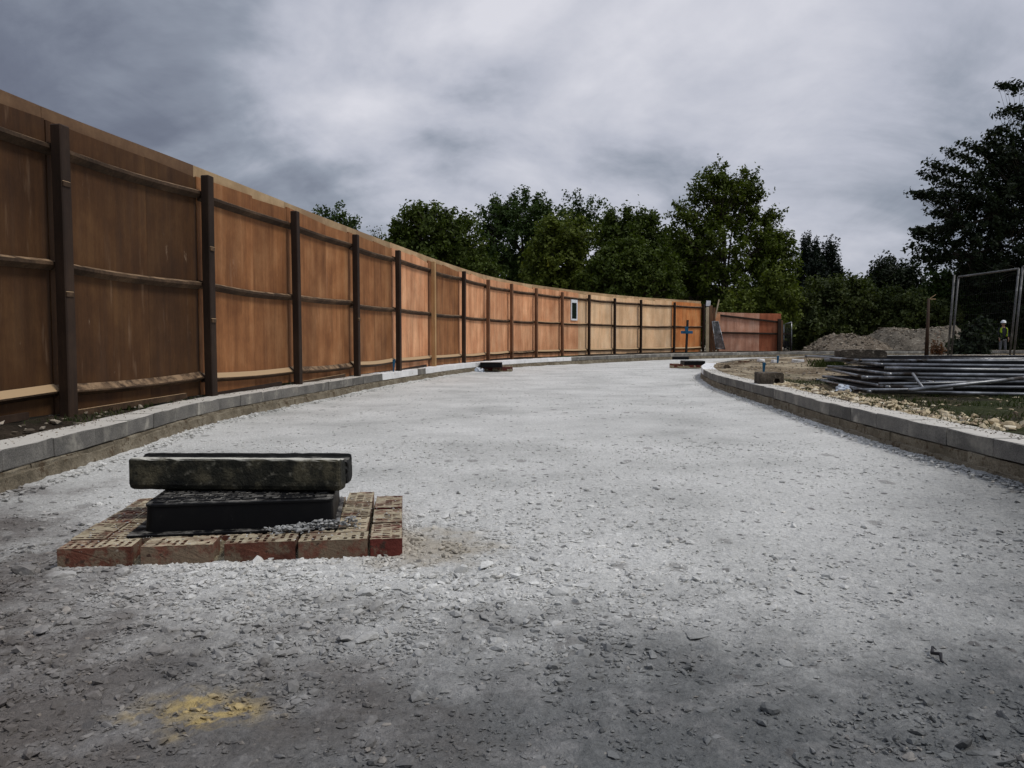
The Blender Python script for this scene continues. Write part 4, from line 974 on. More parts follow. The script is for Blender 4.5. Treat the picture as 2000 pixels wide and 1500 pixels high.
obj('access_cover', prism([(rrect(q.x - p.x, .5, .03), 0), (rrect(q.x - p.x, .5, .03), .085), (inset(rrect(q.x - p.x, .5, .03), .01), .095)]), 'black_plastic', None, (p.x, p.y, .10), label='black cover on the red brick course by the kerb nose', cat='cover')
p = atz(1312, 702.5, .0); q = atz(1346, 702.5, .0)
obj('access_cover', prism([(rrect(q.x - p.x, .5, .03), 0), (rrect(q.x - p.x, .5, .03), .095), (inset(rrect(q.x - p.x, .5, .03), .01), .105)]), 'black_plastic', None, (p.x, p.y, .0), label='farthest black cover lying flat on the road near the far kerb', cat='cover')
# crumpled sheeting beside the small chamber and by the panel stack
def crumple(px, py, z, w_, h_, seed, label, mat='plastic_bag', name='plastic_sheet', cat='litter'):
    p = atz(px, py, z); r = random.Random(seed); bm = bmesh.new(); bmesh.ops.create_icosphere(bm, subdivisions=3, radius=1)
    for v in bm.verts:
        k_ = .7 + .5 * r.random(); v.co = Vector((v.co.x * w_ * k_, v.co.y * w_ * .8 * k_, max(-.1, v.co.z) * h_ * k_))
    obj(name, mesh_from(bm), mat, None, (p.x, p.y, z), label=label, cat=cat)
crumple(935, 727, .0, .12, .10, 1, 'crumpled white plastic at the left end of the small brick surround')
crumple(1646, 763, .19, .075, .06, 2, 'crumpled bluish white plastic at the left foot of the steel panel stack')
crumple(1621, 746, .19, .05, .05, 3, 'small rounded white scrap left of the crumpled plastic', 'white_card')
def white_piece(px0, px1, y, z, label, h_=.07):
    a = atz(px0, y, z); b = atz(px1, y, z)
    bm = bmesh.new(); add_box(bm, (0, 0, 0), (b.x - a.x, .12, h_), None, .01)
    for v in bm.verts: v.co += Vector((random.uniform(-1, 1), random.uniform(-1, 1), random.uniform(-1, 1))) * .006
    obj('kerb_offcut', mesh_from(bm), 'block_white', None, (a.x, a.y, z), (0, 0.03, .15), label=label, cat='kerb piece', group='white kerb offcuts')
white_piece(1483, 1495, 707, .19, 'tilted white kerb offcut behind the near blue peg')
white_piece(1510, 1520, 709, .19, 'short white kerb offcut at the foot of the farthest blue peg')
white_piece(1551, 1572, 708, .19, 'longest white kerb offcut, right of the farthest blue peg')
obj('brick_fragment', box_mesh((-.11, -.05, 0), (.11, .05, .06), .006, 1, .003), 'brick_brown', None, atz(1453, 710, .19), (0, 0, .2), label='dark brick lying in the sand behind the kerb nose', cat='brick')
crumple(1420, 722, .19, .06, .08, 5, 'dark lump of debris in the sand behind the white kerb nose', 'rubble_dark' if 'rubble_dark' in M else 'boot', 'debris', 'debris')

# ------------------------------------------------------------------ concrete feet
def foot_mesh(w_, d_, h_, seed, notch):
    bm = bmesh.new(); r = random.Random(seed)
    if notch:
        pr = [(0, 0), (w_ * .58, 0), (w_ * .59, h_ * .52), (w_ * .86, h_ * .50), (w_ * .87, 0), (w_, 0), (w_, h_ * .92), (w_ * .96, h_), (w_ * .04, h_), (0, h_ * .93)]
    else: pr = [(.01, 0), (w_ - .01, 0), (w_, h_ * .2), (w_, h_ * .8), (w_ - .03, h_), (w_ * .5, h_ * 1.02), (.03, h_), (0, h_ * .85), (0, h_ * .2)]
    rows = [[bm.verts.new((x_, y_, z_)) for x_, z_ in pr] for y_ in np.linspace(0, d_, 6)]
    for a, b in zip(rows, rows[1:]):
        for j in range(len(a)): bm.faces.new((a[j], a[(j + 1) % len(a)], b[(j + 1) % len(a)], b[j]))
    bm.faces.new(rows[0]); bm.faces.new(rows[-1]); bmesh.ops.recalc_face_normals(bm, faces=bm.faces)
    for v in bm.verts: v.co += Vector((r.uniform(-1, 1), r.uniform(-1, 1), r.uniform(-1, 1))) * .004
    return mesh_from(bm)
p = atz(1484, 750, .2); q = atz(1541, 752, .2)
obj('concrete_foot', foot_mesh(q.x - p.x, .26, .125, 1, True), 'footing', None, (p.x, p.y, .2), (0, 0, R(-4)), label='square concrete fence foot with a notch standing on the edge of the right kerb', cat='concrete block')

# ------------------------------------------------------------------ stack of steel mesh fence panels
STY = 8.2
labels = ['bottom steel mesh fence panel lying on the ground under the stack', 'second steel mesh fence panel up from the ground in the stack', 'third steel mesh fence panel up from the ground in the stack', 'steel mesh fence panel in the middle of the stack with its end sticking out', 'steel mesh fence panel just above the middle of the stack', 'third steel mesh fence panel from the top of the stack', 'steel mesh fence panel second from the top of the stack', 'topmost steel mesh fence panel carrying the concrete foot']
xl = [3.30, 3.52, 3.95, 3.45, 3.60, 4.05, 3.75, 3.62]; yf = [7.35, 7.45, 7.5, 7.75, 7.6, 7.85, 8.1, 8.3]; yaw = [-9, -6, -3, -12, -7, -4, -9, -6]; zs = [.215, .25, .29, .325, .365, .40, .44, .475]
rt = .0155
def panel(name, x0, y0, z0, yw, label, W_=3.4, Dp=2.0, roll=0, pitch=0):
    t = thing(name, (x0, y0, z0), label, 'fence panel', 'steel mesh fence panels stacked on the right')
    t.rotation_euler = (roll, pitch, yw)
    for i, y_ in enumerate((0, Dp)):
        obj('frame_tube', PT[0], None, t, (0, y_, 0), local=True)
    for i, x_ in enumerate((0, W_)): obj('frame_tube', PT[1], None, t, (x_, 0, 0), local=True)
    obj('wire_mesh', PT[2], None, t, (0, 0, 0), local=True)
PT = [tube_mesh([(-.03, 0, 0), (1.7, .004, -.006), (3.43, 0, 0)], rt, 8), tube_mesh([(0, -.08, 0), (0, 1, .003), (0, 2.1, 0)], rt, 8)]
bm = bmesh.new()
for i in range(1, 70): add_tube(bm, [(i * 3.4 / 70, .0, .004), (i * 3.4 / 70, 2.0, .004)], .006, 3, False)
for j in range(1, 12): add_tube(bm, [(0, j * 2 / 12, -.004), (3.4, j * 2 / 12, -.004)], .006, 3, False)
PT.append(mesh_from(bm))
for m_, n_ in zip(PT, ('steel_dull', 'steel_dull', 'wire')): m_.materials.append(M[n_])
for i in range(8): panel('fence_panel', xl[i], yf[i], zs[i], R(yaw[i]), labels[i], pitch=R([.4, -.3, -.6, .2, .1, -.3, .2, -.2][i]))
# loose tubes lying against the front
def tube_thing(px0, py0, Y0, px1, py1, Y1, rad, label, name='steel_tube', mat='steel_dull', cat='tube', group='loose steel tubes on the panel stack'):
    a = atY(px0, py0, Y0); b = atY(px1, py1, Y1)
    obj(name, tube_mesh([Vector((0, 0, 0)), (b - a) * .5 + Vector((0, 0, -.004)), b - a], rad, 8), mat, None, a, label=label, cat=cat, group=group)
tube_thing(1775, 762, 6.95, 2080, 729, 7.25, .017, 'loose steel tube slanting up to the right across the front of the stack')
tube_thing(1783, 730, 7.4, 1802, 757, 7.05, .013, 'short tube leaning steeply against the front of the stack')
tube_thing(1667, 762, 7.35, 1860, 759, 7.2, .016, 'steel tube lying lowest on the soil in front of the stack')
tube_thing(1728, 719, 7.62, 2100, 724, 7.5, .016, 'bright steel tube along the upper front of the stack')
tube_thing(1716, 750, 7.35, 1960, 745, 7.3, .014, 'thin steel tube along the lower middle of the stack')
tube_thing(1610, 703, 9.3, 2100, 701, 8.3, .020, 'long steel tube lying on top of the stack with its end out to the left')
p = atY(1641, 705, 9.2); q = atY(1744, 706, 9.0)
obj('concrete_foot', foot_mesh(q.x - p.x, .24, .125, 2, False), 'footing', None, (p.x, 9.2, p.z + .01), (0, R(1.2), R(-6)), label='long rough concrete fence foot lying on top of the steel panel stack', cat='concrete block')

# ------------------------------------------------------------------ standing fence panels and posts at right
A = atz(1857, 710, .12); 
def vert_panel(x0b, x0t, x1b, x1t, yt0, yt1, Y0, Y1, label, extra=()):
    z0 = .15; a = atY(x0b, 662, Y0); b = atY(x1b, 662, Y1); d = atY(x0t, yt0, Y0); c = atY(x1t, yt1, Y1)
    a.z = z0; b.z = z0
    return mesh_panel('fence_panel', a, b, c, d, 28, 9, .021, .0013, label, 'fence panel', 'standing steel mesh fence panels', mat='steel_dark')
vert_panel(1858, 1872, 1972, 1990, 541, 525, 18, 16.2, 'standing wire fence panel between two pairs of leaning poles at right')
vert_panel(1980, 1998, 2150, 2170, 521, 500, 16.1, 14.6, 'standing wire fence panel cut off by the right edge of the picture')
a = atz(1850, 712, .12)
obj('scaffold_pole', tube_mesh([(0, 0, 0), atY(1864, 537, a.y) - Vector((a.x, a.y, .12))], .024, 8), 'steel_dark', None, (a.x, a.y, .12), label='bare steel pole just left of the standing wire fence panel', cat='pole')
a = atz(1809, 706, .12); tp = atY(1814, 583, a.y)
pole = thing('timber_stake', (a.x, a.y, .1), 'dark wooden stake with a small twig crosspiece left of the standing fence', 'stake')
obj('shaft', tube_mesh([(0, 0, 0), Vector((tp.x - a.x, 0, tp.z - .1))], [.055, .03], 6), 'post_dark', pole, pole.location)
obj('crosspiece', tube_mesh([(0, 0, 0), (.20, .0, .0)], .012, 5), 'rail_pale', pole, (tp.x - .02, a.y, tp.z - .02))
obj('crosspiece', tube_mesh([(0, 0, 0), (.16, .0, .11)], .008, 5), 'rail_pale', pole, (tp.x + .02, a.y, tp.z - .01))

# ------------------------------------------------------------------ spoil heaps
def heap(name, cx_, cy_, rx_, ry_, h_, mat, label, seed, zb_=-.2, flat=1.5):
    n1, n2 = 70, 110; rr_ = np.linspace(0, 1, n1); th = np.linspace(0, 2 * np.pi, n2, endpoint=False); A_, T_ = np.meshgrid(rr_, th, indexing='ij')
    X = A_ * np.cos(T_) * rx_ ; Y = A_ * np.sin(T_) * ry_; prof_ = np.clip((1 - A_) * flat, 0, 1); prof_ = prof_ * (1.35 - .35 * prof_)
    Z = h_ * prof_ * (1 + .22 * fbm(X + seed, Y, .5, 3, seed)) + fbm(X, Y, 1.7, 4, seed + 3) * .16 * prof_ ** .5 + fbm(X, Y, 6, 3, seed + 8) * .06
    V = np.stack([X, Y, Z], -1).reshape(-1, 3); i, j = np.meshgrid(np.arange(n1 - 1), np.arange(n2), indexing='ij'); j2 = (j + 1) % n2
    Fc = np.stack([i * n2 + j, (i + 1) * n2 + j, (i + 1) * n2 + j2, i * n2 + j2], -1).reshape(-1, 4)
    t = thing(name, (cx_, cy_, zb_), label, 'spoil heap')
    o = obj('mound', np_mesh('mound', V, Fc), mat, t, (0, 0, 0), local=True); o.data.shade_smooth()
    r = np.random.RandomState(seed); idx = r.choice(len(V), 1400); st = stones('stones', V[idx], np.clip(r.lognormal(-3.3, .5, 1400), .02, .13), 'rubble', seed, parent=t, local=True, kind='stuff')
def wx(px, Y): return (px - 1000) / F * Y
heap('spoil_heap', wx(1655, 41), 41, wx(1000 + 95, 41), 3.0, (662 - 652) / F * 41 + .70, 'heap_brown', 'lower brown spoil heap of stony earth left of the taller one', 5)
heap('spoil_heap', wx(1790, 42), 42, wx(1000 + 125, 42), 3.4, (662 - 639) / F * 42 + .70, 'heap_grey', 'taller grey brown spoil heap behind the wooden stake', 9, flat=2.1)
# pale ridge of dug ground in front of the heaps
r = np.random.RandomState(51); N = 1800; X = 12.5 + 12 * r.rand(N); Y = 30 + 8 * r.rand(N)
stones('rubble', np.stack([X, Y, np.full(N, -.02)], -1), np.clip(r.lognormal(-3.2, .5, N), .02, .16), 'rubble', 52, kind='stuff', label='broken ground in front of the spoil heaps')

# ------------------------------------------------------------------ trees
def leaves(P3, D3, size, seed, droop=0.0):
    """one folded rhombus (2 triangles) per leaf"""
    r = np.random.RandomState(seed); N = len(P3); a = r.normal(size=(N, 3)); a /= np.linalg.norm(a, axis=1)[:, None]
    nrm = D3 * .5 + a * .8 + np.array([0, 0, .35]); nrm /= np.linalg.norm(nrm, axis=1)[:, None]
    t = np.cross(nrm, r.normal(size=(N, 3))); t /= np.linalg.norm(t, axis=1)[:, None] + 1e-9; b = np.cross(nrm, t)
    L_ = size[:, None] * r.uniform(.7, 1.3, (N, 1)); Wd = L_ * .55
    V = np.stack([P3 - t * L_, P3 + b * Wd + nrm * L_ * .15, P3 + t * L_, P3 - b * Wd + nrm * L_ * .15], 1)
    return V.reshape(-1, 3), np.arange(N * 4).reshape(N, 4)
def tree(name, label, cat, Y, ells, mat, tips, lpt, lsize, seed, px_trunk=None, spread=.33, elong=.55, upbias=.0, depth=.8, group=None, limbs=9, twig=True, extra=None, solid=0.25, zbase=-.15):
    r = np.random.RandomState(seed); E = []; lpt = int(lpt * 1.3)
    for (px, py, rx_, ry_) in ells:
        py += 9 if Y > 40 and tips > 120 else (16 if Y > 40 else 0)
        c = atY(px, py, Y); E.append((np.array(c), np.array([rx_ / F * Y, rx_ / F * Y * depth, ry_ / F * Y])))
    area = np.array([e[1][0] * e[1][2] for e in E]); area /= area.sum(); allc = sum(e[0] * a for e, a in zip(E, area))
    T, Dr = [], []
    while len(T) < tips:
        i = r.choice(len(E), p=area); c, rad = E[i]; d = r.normal(size=3); d /= np.linalg.norm(d); k_ = r.uniform(.25, 1) ** (1 / 2.2)
        if r.rand() > solid: k_ = r.uniform(.8, 1.02)
        p = c + d * rad * k_
        if p[2] < zbase + .1: continue
        inside = sum(np.sum(((p - c2) / r2) ** 2) < .5 for c2, r2 in E)
        if inside and r.rand() < .75: continue
        T.append(p); q = p - allc + np.array([0, 0, upbias]); q = q * .35 / (np.linalg.norm(q) + 1e-6) + d * .65 + r.normal(size=3) * .25; q[2] += upbias; Dr.append(q / np.linalg.norm(q))
    T = np.array(T); Dr = np.array(Dr)
    if extra is not None:
        ex = np.array([tuple(atY(px, py, Y)) for px, py, _, _ in extra]); ed = np.array([(dx, 0, -dy) for _, _, dx, dy in extra], float); ed /= np.linalg.norm(ed, axis=1)[:, None]
        T = np.concatenate([T, ex]); Dr = np.concatenate([Dr, ed])
    n_ = len(T); u = r.rand(n_, lpt) ** .8 - .55; sp = spread * (Y / 45.0); el_ = elong * (Y / 45.0)
    sz = r.uniform(.6, 1.35, (n_, 1, 1))
    lpt = lpt; L3 = T[:, None] + Dr[:, None] * (u[..., None] * el_ * 2) * sz + r.normal(0, 1, (n_, lpt, 3)) * sp * .5 * (1 - .55 * np.clip(u, 0, 1))[..., None] * sz
    DD = np.repeat(Dr[:, None], lpt, 1); rn = np.clip(r.rand(n_, 1) * .62 + r.rand(n_, lpt) * .38, 0, 1)
    V, Fc = leaves(L3.reshape(-1, 3), DD.reshape(-1, 3), np.full(n_ * lpt, lsize), seed)
    px_trunk = px_trunk or ells[0][0]; bx = (px_trunk - 1000) / F * Y; base = Vector((bx, Y, zbase))
    t = thing(name, base, label, cat, group)
    # trunk, limbs, and a twig to every clump, all one branching piece
    bm = bmesh.new(); top = allc[2] + .3 * (T[:, 2].max() - allc[2]); H_ = top - zbase; r0 = max(.10, H_ * .03); nodes = []
    tr = [Vector((0, 0, 0))] + [Vector((r.normal(0, .05) * H_ * .3 * i / 5, r.normal(0, .05) * H_ * .3 * i / 5, H_ * i / 5)) for i in range(1, 6)]
    add_tube(bm, tr, [r0 * (1 - .14 * i) for i in range(6)], 7)
    for p in tr[1:]: nodes.append(p)
    for i in range(limbs):
        s_ = tr[r.randint(1, 5)]; e_ = Vector(T[r.randint(len(T))] ) - base; m1 = s_.lerp(e_, .4) + Vector((0, 0, .06 * H_)); m2 = s_.lerp(e_, .75) + Vector((0, 0, .03 * H_))
        add_tube(bm, [s_, m1, m2, e_], [r0 * .45, r0 * .3, r0 * .18, r0 * .06], 4, False); nodes += [m1, m2, s_.lerp(m1, .5)]
    if twig:
        NN = np.array([tuple(q) for q in nodes])
        for p, d in zip(T, Dr):
            q = p - np.array(base); j = np.argmin(np.sum((NN - q) ** 2, 1)); e_ = Vector(q + d * el_ * .6); mid = Vector(NN[j]).lerp(e_, .55) + Vector((0, 0, .08))
            add_tube(bm, [Vector(NN[j]), mid, e_], [.022 * Y / 45, .014 * Y / 45, .006], 3, False)
    obj('trunk', mesh_from(bm), 'trunk', t, base)
    obj('crown', np_mesh('crown', V - np.array(base), Fc, rnd=rn.reshape(-1)), mat, t, base)
tree('tree', 'small dark tree peeping over the hoarding left of the big group', 'tree', 60, [(648, 412, 26, 14), (662, 432, 30, 20), (650, 450, 30, 30), (645, 500, 20, 30)], 'leaf_b', 70, 60, .13, 1)
tree('tree', 'tiny wispy treetop between the small dark tree and the round one', 'tree', 62, [(738, 447, 11, 8), (742, 470, 16, 18)], 'leaf_olive', 26, 26, .10, 2, spread=.3)
tree('tree', 'broad round green tree at the left of the big group behind the hoarding', 'tree', 47, [(835, 440, 58, 42), (795, 480, 38, 42), (885, 470, 50, 52), (840, 530, 85, 55), (920, 540, 50, 50)], 'leaf_a', 420, 62, .115, 3)
tree('tree', 'dark tree with ragged top standing behind the broad round one', 'tree', 56, [(1020, 412, 52, 36), (960, 420, 26, 30), (972, 393, 10, 9), (1065, 440, 40, 40), (1000, 470, 70, 50), (960, 540, 60, 50)], 'leaf_b', 320, 55, .12, 4, spread=.3)
tree('tree', 'thin airy treetop rising behind the yellowish tree', 'tree', 57, [(1130, 395, 34, 22), (1150, 430, 26, 30), (1110, 430, 30, 30), (1130, 480, 30, 40)], 'leaf_b', 90, 34, .12, 5, spread=.26, elong=.7, upbias=.5)
tree('tree', 'yellow green tree in the middle of the big group', 'tree', 44, [(1105, 452, 48, 34), (1085, 500, 52, 45), (1060, 560, 42, 45), (1125, 560, 55, 45)], 'leaf_y', 300, 60, .11, 6)
tree('tree', 'dark green tree behind and right of the yellow green one', 'tree', 51, [(1222, 435, 48, 26), (1262, 465, 38, 45), (1190, 450, 24, 36), (1220, 500, 60, 40)], 'leaf_a', 240, 58, .12, 7)
tree('tree', 'deep green low spreading tree in front of the darker one', 'tree', 43, [(1225, 500, 52, 32), (1195, 545, 62, 42), (1270, 555, 52, 45), (1165, 590, 50, 26), (1290, 520, 26, 36)], 'leaf_a', 380, 60, .105, 8)
tree('tree', 'tallest tree with sky showing through its open top', 'tree', 46, [(1405, 338, 24, 18), (1452, 352, 24, 20), (1375, 368, 26, 18), (1340, 405, 28, 16), (1425, 372, 36, 20), (1468, 385, 18, 26), (1490, 410, 26, 16), (1398, 412, 22, 18), (1440, 418, 26, 14), (1418, 400, 12, 30), (1420, 480, 90, 50), (1500, 450, 28, 30), (1352, 450, 40, 34), (1440, 550, 100, 60), (1510, 500, 38, 55), (1345, 540, 50, 60), (1420, 620, 90, 45)], 'leaf_g', 760, 52, .105, 9, px_trunk=1415, spread=.26, elong=.55, upbias=.35, limbs=22, solid=.15)
tree('tree', 'bright yellow green leafy tree at the right flank of the tallest tree', 'tree', 42, [(1520, 560, 26, 36), (1530, 600, 26, 30), (1500, 630, 40, 26), (1450, 600, 34, 28)], 'leaf_y', 150, 52, .10, 19, spread=.3)
for i, (px, py, w_, h_, sd_) in enumerate([(1582, 492, 23, 32, 31), (1620, 500, 20, 32, 32), (1598, 530, 26, 26, 33)]):
    tree('conifer', ['left one of the dark spiky conifers right of the tallest tree', 'right one of the dark spiky conifers right of the tallest tree', 'squat dark conifer between the two spiky ones'][i], 'tree', 60 + i, [(px, py, w_ * .6, h_), (px, py + 30, w_ * 1.0, h_), (px, py + 70, w_ * 1.4, 40)], 'leaf_con', 190, 55, .10, sd_, spread=.17, elong=.62, upbias=1.8, group='dark conifers')
tree('bush', 'big dull green rounded bush left of the spoil heaps', 'bush', 48, [(1612, 590, 46, 44), (1600, 640, 56, 40), (1655, 580, 40, 40)], 'leaf_olive', 300, 58, .11, 41, spread=.3)
tree('bush', 'big dull green bush behind the two spoil heaps', 'bush', 49, [(1700, 600, 52, 46), (1690, 650, 70, 34), (1640, 640, 40, 40)], 'leaf_olive', 300, 58, .11, 42, spread=.3)
tree('bush', 'brownish green bush at the right end of the spoil heaps', 'bush', 48, [(1775, 605, 50, 40), (1760, 650, 60, 34), (1830, 630, 40, 40)], 'leaf_olive', 260, 58, .11, 43, spread=.3)
tree('tree', 'dark rounded tree above the bushes right of the conifers', 'tree', 54, [(1745, 530, 40, 30), (1718, 552, 30, 24), (1775, 555, 24, 32), (1745, 580, 50, 36)], 'leaf_dark', 210, 60, .12, 44)
tree('tree', 'mid green tree seen below the boughs of the big dark tree', 'tree', 50, [(1850, 560, 38, 32), (1885, 590, 60, 52), (1830, 590, 36, 40), (1950, 560, 70, 60), (1900, 640, 90, 50)], 'leaf_b', 330, 56, .12, 45)
# the large dark tree at the right edge, with sprays reaching out over the sky
sprays = []
rr = random.Random(4)
for (x0, y0, x1, y1) in [(1990, 215, 1958, 222), (2010, 172, 1958, 170), (1960, 250, 1930, 268), (1960, 280, 1915, 290), (1930, 300, 1888, 285), (1905, 320, 1856, 300), (1890, 345, 1820, 322), (1880, 365, 1812, 345), (1885, 385, 1785, 380), (1860, 398, 1822, 392), (1860, 420, 1818, 418), (1850, 450, 1785, 450), (1850, 470, 1790, 462), (1840, 490, 1788, 488), (1850, 505, 1800, 505), (1870, 480, 1822, 520)]:
    n_ = max(2, int(math.hypot(x1 - x0, y1 - y0) / 9))
    for i in range(n_ + 1):
        u = i / n_; sprays.append((x0 + (x1 - x0) * u + rr.uniform(-3, 3), y0 + (y1 - y0) * u + rr.uniform(-3, 3), x1 - x0, y1 - y0 - 12))
tree('tree', 'large near black tree filling the right edge of the picture', 'tree', 47, [(2000, 300, 62, 66), (1955, 370, 64, 56), (1915, 430, 66, 60), (2000, 440, 80, 110), (1965, 520, 90, 50), (1905, 480, 60, 36), (2080, 330, 110, 170), (2100, 520, 110, 130), (2010, 590, 80, 60)], 'leaf_dark', 900, 50, .12, 50, px_trunk=2040, spread=.30, elong=.52, extra=sprays, limbs=18, solid=.45, zbase=-.1)
tree('bush', 'low dark bush beside the standing worker', 'bush', 27, [(1905, 676, 22, 26), (1892, 690, 26, 16), (1915, 650, 16, 20)], 'leaf_dark', 90, 44, .085, 51, spread=.3, twig=True)
tree('bush', 'dark undergrowth below the large tree at the right edge', 'bush', 53, [(1985, 650, 60, 30), (2060, 640, 70, 50), (1990, 612, 50, 30)], 'leaf_dark', 260, 50, .10, 52, spread=.35)
tree('weed', 'rusty brown dead weeds by the foot of the wooden stake', 'weed', 25, [(1830, 686, 9, 11), (1838, 692, 10, 7)], 'rust_weed', 20, 14, .05, 53, spread=.22, elong=.6, upbias=1.5, limbs=4)
tree('hedge', 'dark hedge filling the gap low behind the hoarding', 'hedge', 64, [(800, 560, 90, 60), (960, 590, 110, 60), (1120, 600, 120, 60), (1300, 600, 120, 60), (1480, 610, 120, 60), (1000, 540, 70, 50), (1320, 520, 60, 60)], 'leaf_dark', 620, 60, .19, 60, spread=.55, twig=False, depth=.25, limbs=4)
tree('hedge', 'dark hedge closing the view behind the bushes and heaps', 'hedge', 64, [(1620, 600, 100, 60), (1760, 620, 120, 60), (1900, 610, 120, 70), (2040, 620, 120, 80)], 'leaf_dark', 420, 60, .19, 61, spread=.55, twig=False, depth=.25, limbs=4)

# grass and weeds
def grass(name, P3, seed, h_, label, mat='grass', wd=.004):
    r = np.random.RandomState(seed); N = len(P3); a = r.uniform(0, 2 * np.pi, N); d = np.stack([np.cos(a), np.sin(a), np.zeros(N)], -1); H_ = h_ * r.uniform(.4, 1.2, N)
    b = r.uniform(0, 2 * np.pi, N); ln_ = np.stack([np.cos(b), np.sin(b), np.zeros(N)], -1) * (H_ * r.uniform(.1, .8, N))[:, None]
    up = np.zeros((N, 3)); up[:, 2] = H_
    V = np.stack([P3 - d * wd, P3 + d * wd, P3 + d * wd * .6 + ln_ * .4 + up * .6, P3 + ln_ + up], 1)
    obj(name, np_mesh(name, V.reshape(-1, 3), np.arange(N * 4).reshape(N, 4), rnd=r.rand(N)), mat, kind='stuff', label=label)
r = np.random.RandomState(71); N = 3600; s_ = 3 + 12 * r.rand(N); o_ = .23 + .33 * r.rand(N); pp = np.array([tuple(LK.at(a, b)[0])[:2] for a, b in zip(s_, o_)])
kx = fbm(pp[:, 0], pp[:, 1], 3, 3, 5) > .05; pp = pp[kx]; grass('grass', np.stack([pp[:, 0], pp[:, 1], np.full(len(pp), .17)], -1), 71, .045, 'sparse dark weeds at the foot of the hoarding')
r = np.random.RandomState(72); N = 16000; Y = 3.5 + 6 * r.rand(N); X = np.interp(Y, RK.p[:, 1][:900], RK.p[:, 0][:900]) + .24 + 3.4 * r.rand(N); kx = fbm(X, Y, 1.6, 3, 8) > .0; X, Y = X[kx], Y[kx]
grass('grass', np.stack([X, Y, island_h(X, Y) - .01], -1), 72, .05, 'patchy moss and grass on the right soil')
r = np.random.RandomState(73); N = 900; th = r.rand(N) * 6.283; rad = np.abs(r.normal(0, .16, N)); c0 = atz(1620, 717, .2)
grass('grass', np.stack([c0.x + rad * np.cos(th), c0.y + rad * np.sin(th), np.full(N, .2)], -1), 73, .14, 'tuft of grass at the left end of the panel stack', wd=.006)
PP, r = (lambda r: (np.stack([-3.2 + 1.1 * r.rand(500), 3.4 + 7 * r.rand(500), np.full(500, .185)], -1), r))(np.random.RandomState(74))
kx = PP[:, 0] < np.interp(PP[:, 1], LK.p[:, 1], LK.p[:, 0]) - .24; stones('rubble', PP[kx], np.clip(r.lognormal(-4.2, .45, kx.sum()), .006, .04), 'rubble', 74, kind='stuff', label='clods and stones at the foot of the hoarding')

# ------------------------------------------------------------------ the worker
def skinned(name, joints, edges, mat, parent, sub=2, root=0):
    me = bpy.data.meshes.new(name); me.from_pydata([j[0] for j in joints], edges, []); o = bpy.data.objects.new('tmp', me); C.objects.link(o)
    o.modifiers.new('s', 'SKIN'); sm = o.modifiers.new('d', 'SUBSURF'); sm.levels = sub; sm.render_levels = sub
    for v, j in zip(me.skin_vertices[0].data, joints): v.radius = (j[1], j[2] if len(j) > 2 else j[1])
    me.skin_vertices[0].data[root].use_root = True
    dg = bpy.context.evaluated_depsgraph_get(); nm = bpy.data.meshes.new_from_object(o.evaluated_get(dg)); bpy.data.objects.remove(o)
    nm.name = name; nm.materials.clear(); nm.shade_smooth()
    return obj(name, nm, mat, parent, (0, 0, 0), local=True)
WY = 41.0; wxp = wx(1957, WY)
person = thing('person', (wxp, WY, -.17), 'worker in a white helmet and open high visibility vest standing under the dark tree', 'person')
# bare body: head, neck, arms with hands
bj = [((0, 0, .95), .10, .09), ((0, 0, 1.2), .12, .10), ((0, 0, 1.40), .13, .09), ((0, 0, 1.50), .055), ((0, -.01, 1.57), .06), ((0, -.02, 1.62), .085, .095), ((0, -.01, 1.70), .08, .09),
      ((-.19, 0, 1.40), .055), ((-.25, .02, 1.15), .042), ((-.24, -.08, .92), .030), ((-.235, -.11, .84), .030, .018),
      ((.19, 0, 1.40), .055), ((.25, .02, 1.15), .042), ((.24, -.08, .92), .030), ((.235, -.11, .84), .030, .018)]
be = [(0, 1), (1, 2), (2, 3), (3, 4), (4, 5), (5, 6), (2, 7), (7, 8), (8, 9), (9, 10), (2, 11), (11, 12), (12, 13), (13, 14)]
for s_, w_ in ((-1, 10), (1, 14)):      # four fingers and a thumb each
    x0 = s_ * .235
    for k_ in range(4):
        i0 = len(bj); L_ = (.065, .078, .072, .056)[k_]; yy = -.135 + k_ * .019
        bj += [((x0, yy, .80), .0095), ((x0 - s_ * .008, yy, .80 - L_ * .55), .0085), ((x0 - s_ * .024, yy, .80 - L_), .007)]; be += [(w_, i0), (i0, i0 + 1), (i0 + 1, i0 + 2)]
    i0 = len(bj); bj += [((x0 - s_ * .01, -.155, .83), .010), ((x0 - s_ * .02, -.17, .795), .0085)]; be += [(w_, i0), (i0, i0 + 1)]
skinned('body', bj, be, 'skin', person)
skinned('jacket', [((0, 0, .93), .15, .12), ((0, 0, 1.15), .155, .12), ((0, 0, 1.36), .17, .115), ((0, 0, 1.45), .10, .08), ((-.19, 0, 1.40), .075), ((-.25, .02, 1.15), .058), ((-.24, -.07, .94), .046), ((.19, 0, 1.40), .075), ((.25, .02, 1.15), .058), ((.24, -.07, .94), .046)], [(0, 1), (1, 2), (2, 3), (2, 4), (4, 5), (5, 6), (2, 7), (7, 8), (8, 9)], 'navy', person)
skinned('trousers', [((0, 0, .93), .14, .11), ((-.10, 0, .82), .095), ((-.12, -.01, .48), .066), ((-.13, .02, .10), .056), ((.10, 0, .82), .095), ((.13, -.02, .48), .066), ((.15, .01, .10), .056)], [(0, 1), (1, 2), (2, 3), (0, 4), (4, 5), (5, 6)], 'trouser', person)
for s_, x_ in ((-1, -.13), (1, .15)): skinned('boot', [((x_, .04, .07), .052), ((x_, -.04, .05), .045), ((x_ + s_ * .02, -.15, .04), .038)], [(0, 1), (1, 2)], 'boot', person)
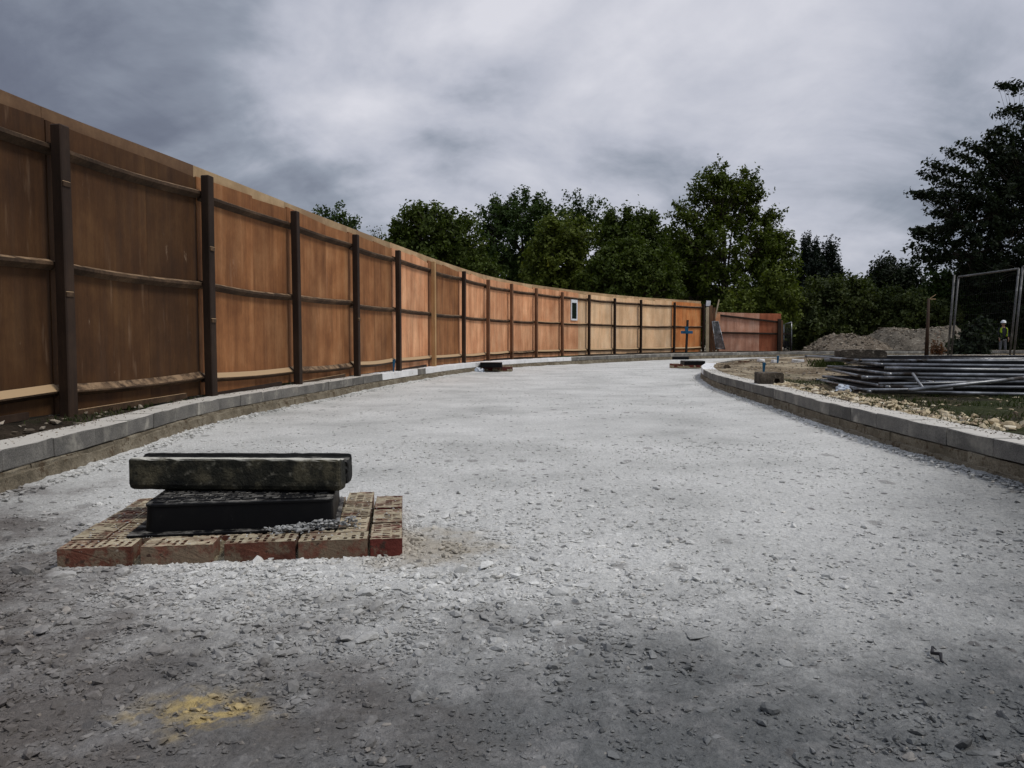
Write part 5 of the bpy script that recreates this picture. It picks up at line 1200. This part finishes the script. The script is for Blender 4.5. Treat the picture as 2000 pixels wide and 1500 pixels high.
bm = bmesh.new(); bmesh.ops.create_uvsphere(bm, u_segments=20, v_segments=12, radius=1)
for v in bm.verts:
    if v.co.z < 0: v.co.z *= .05; v.co.x *= 1.18; v.co.y = v.co.y * 1.2 - (.2 if v.co.y < 0 else 0) * abs(v.co.y)
    v.co = Vector((v.co.x * .125, v.co.y * .15, v.co.z * .145))
obj('helmet', mesh_from(bm, smooth=True), 'helmet', person, (0, -.01, 1.70), local=True)
# face features on the head
for name, pt, rd in (('nose', (0, -.125, 1.625), .016), ('ear', (-.09, -.01, 1.63), .02), ('ear', (.09, -.01, 1.63), .02)):
    bm = bmesh.new(); bmesh.ops.create_uvsphere(bm, u_segments=8, v_segments=6, radius=rd); obj(name, mesh_from(bm, smooth=True), 'skin', person, pt, local=True)
for s_ in (-1, 1):
    bm = bmesh.new(); bmesh.ops.create_uvsphere(bm, u_segments=8, v_segments=6, radius=.011); obj('eye', mesh_from(bm, smooth=True), 'black_tar', person, (s_ * .032, -.105, 1.65), local=True)
obj('mouth', box_mesh((-.022, -.118, 1.578), (.022, -.105, 1.585), .002), 'boot', person, (0, 0, 0), local=True)
def vest_side(s_):
    bm = bmesh.new(); rows = []
    for z_, xo, xi, yf_ in ((1.46, .14, .08, -.085), (1.38, .20, .13, -.125), (1.2, .185, .13, -.13), (1.0, .175, .125, -.13)):
        rows.append([bm.verts.new((s_ * xi, yf_ - .005, z_)), bm.verts.new((s_ * xo, yf_ + .03, z_)), bm.verts.new((s_ * (xo + .01), .03, z_)), bm.verts.new((s_ * (xo - .03), .11, z_)), bm.verts.new((s_ * xi, .13, z_))])
    for a, b in zip(rows, rows[1:]):
        for j in range(4): bm.faces.new((a[j], a[j + 1], b[j + 1], b[j]))
    g = bmesh.ops.solidify(bm, geom=bm.faces[:], thickness=.012); bmesh.ops.recalc_face_normals(bm, faces=bm.faces)
    return mesh_from(bm)
for s_ in (-1, 1): obj('vest_panel', vest_side(s_), 'hivis', person, (0, 0, 0), local=True)
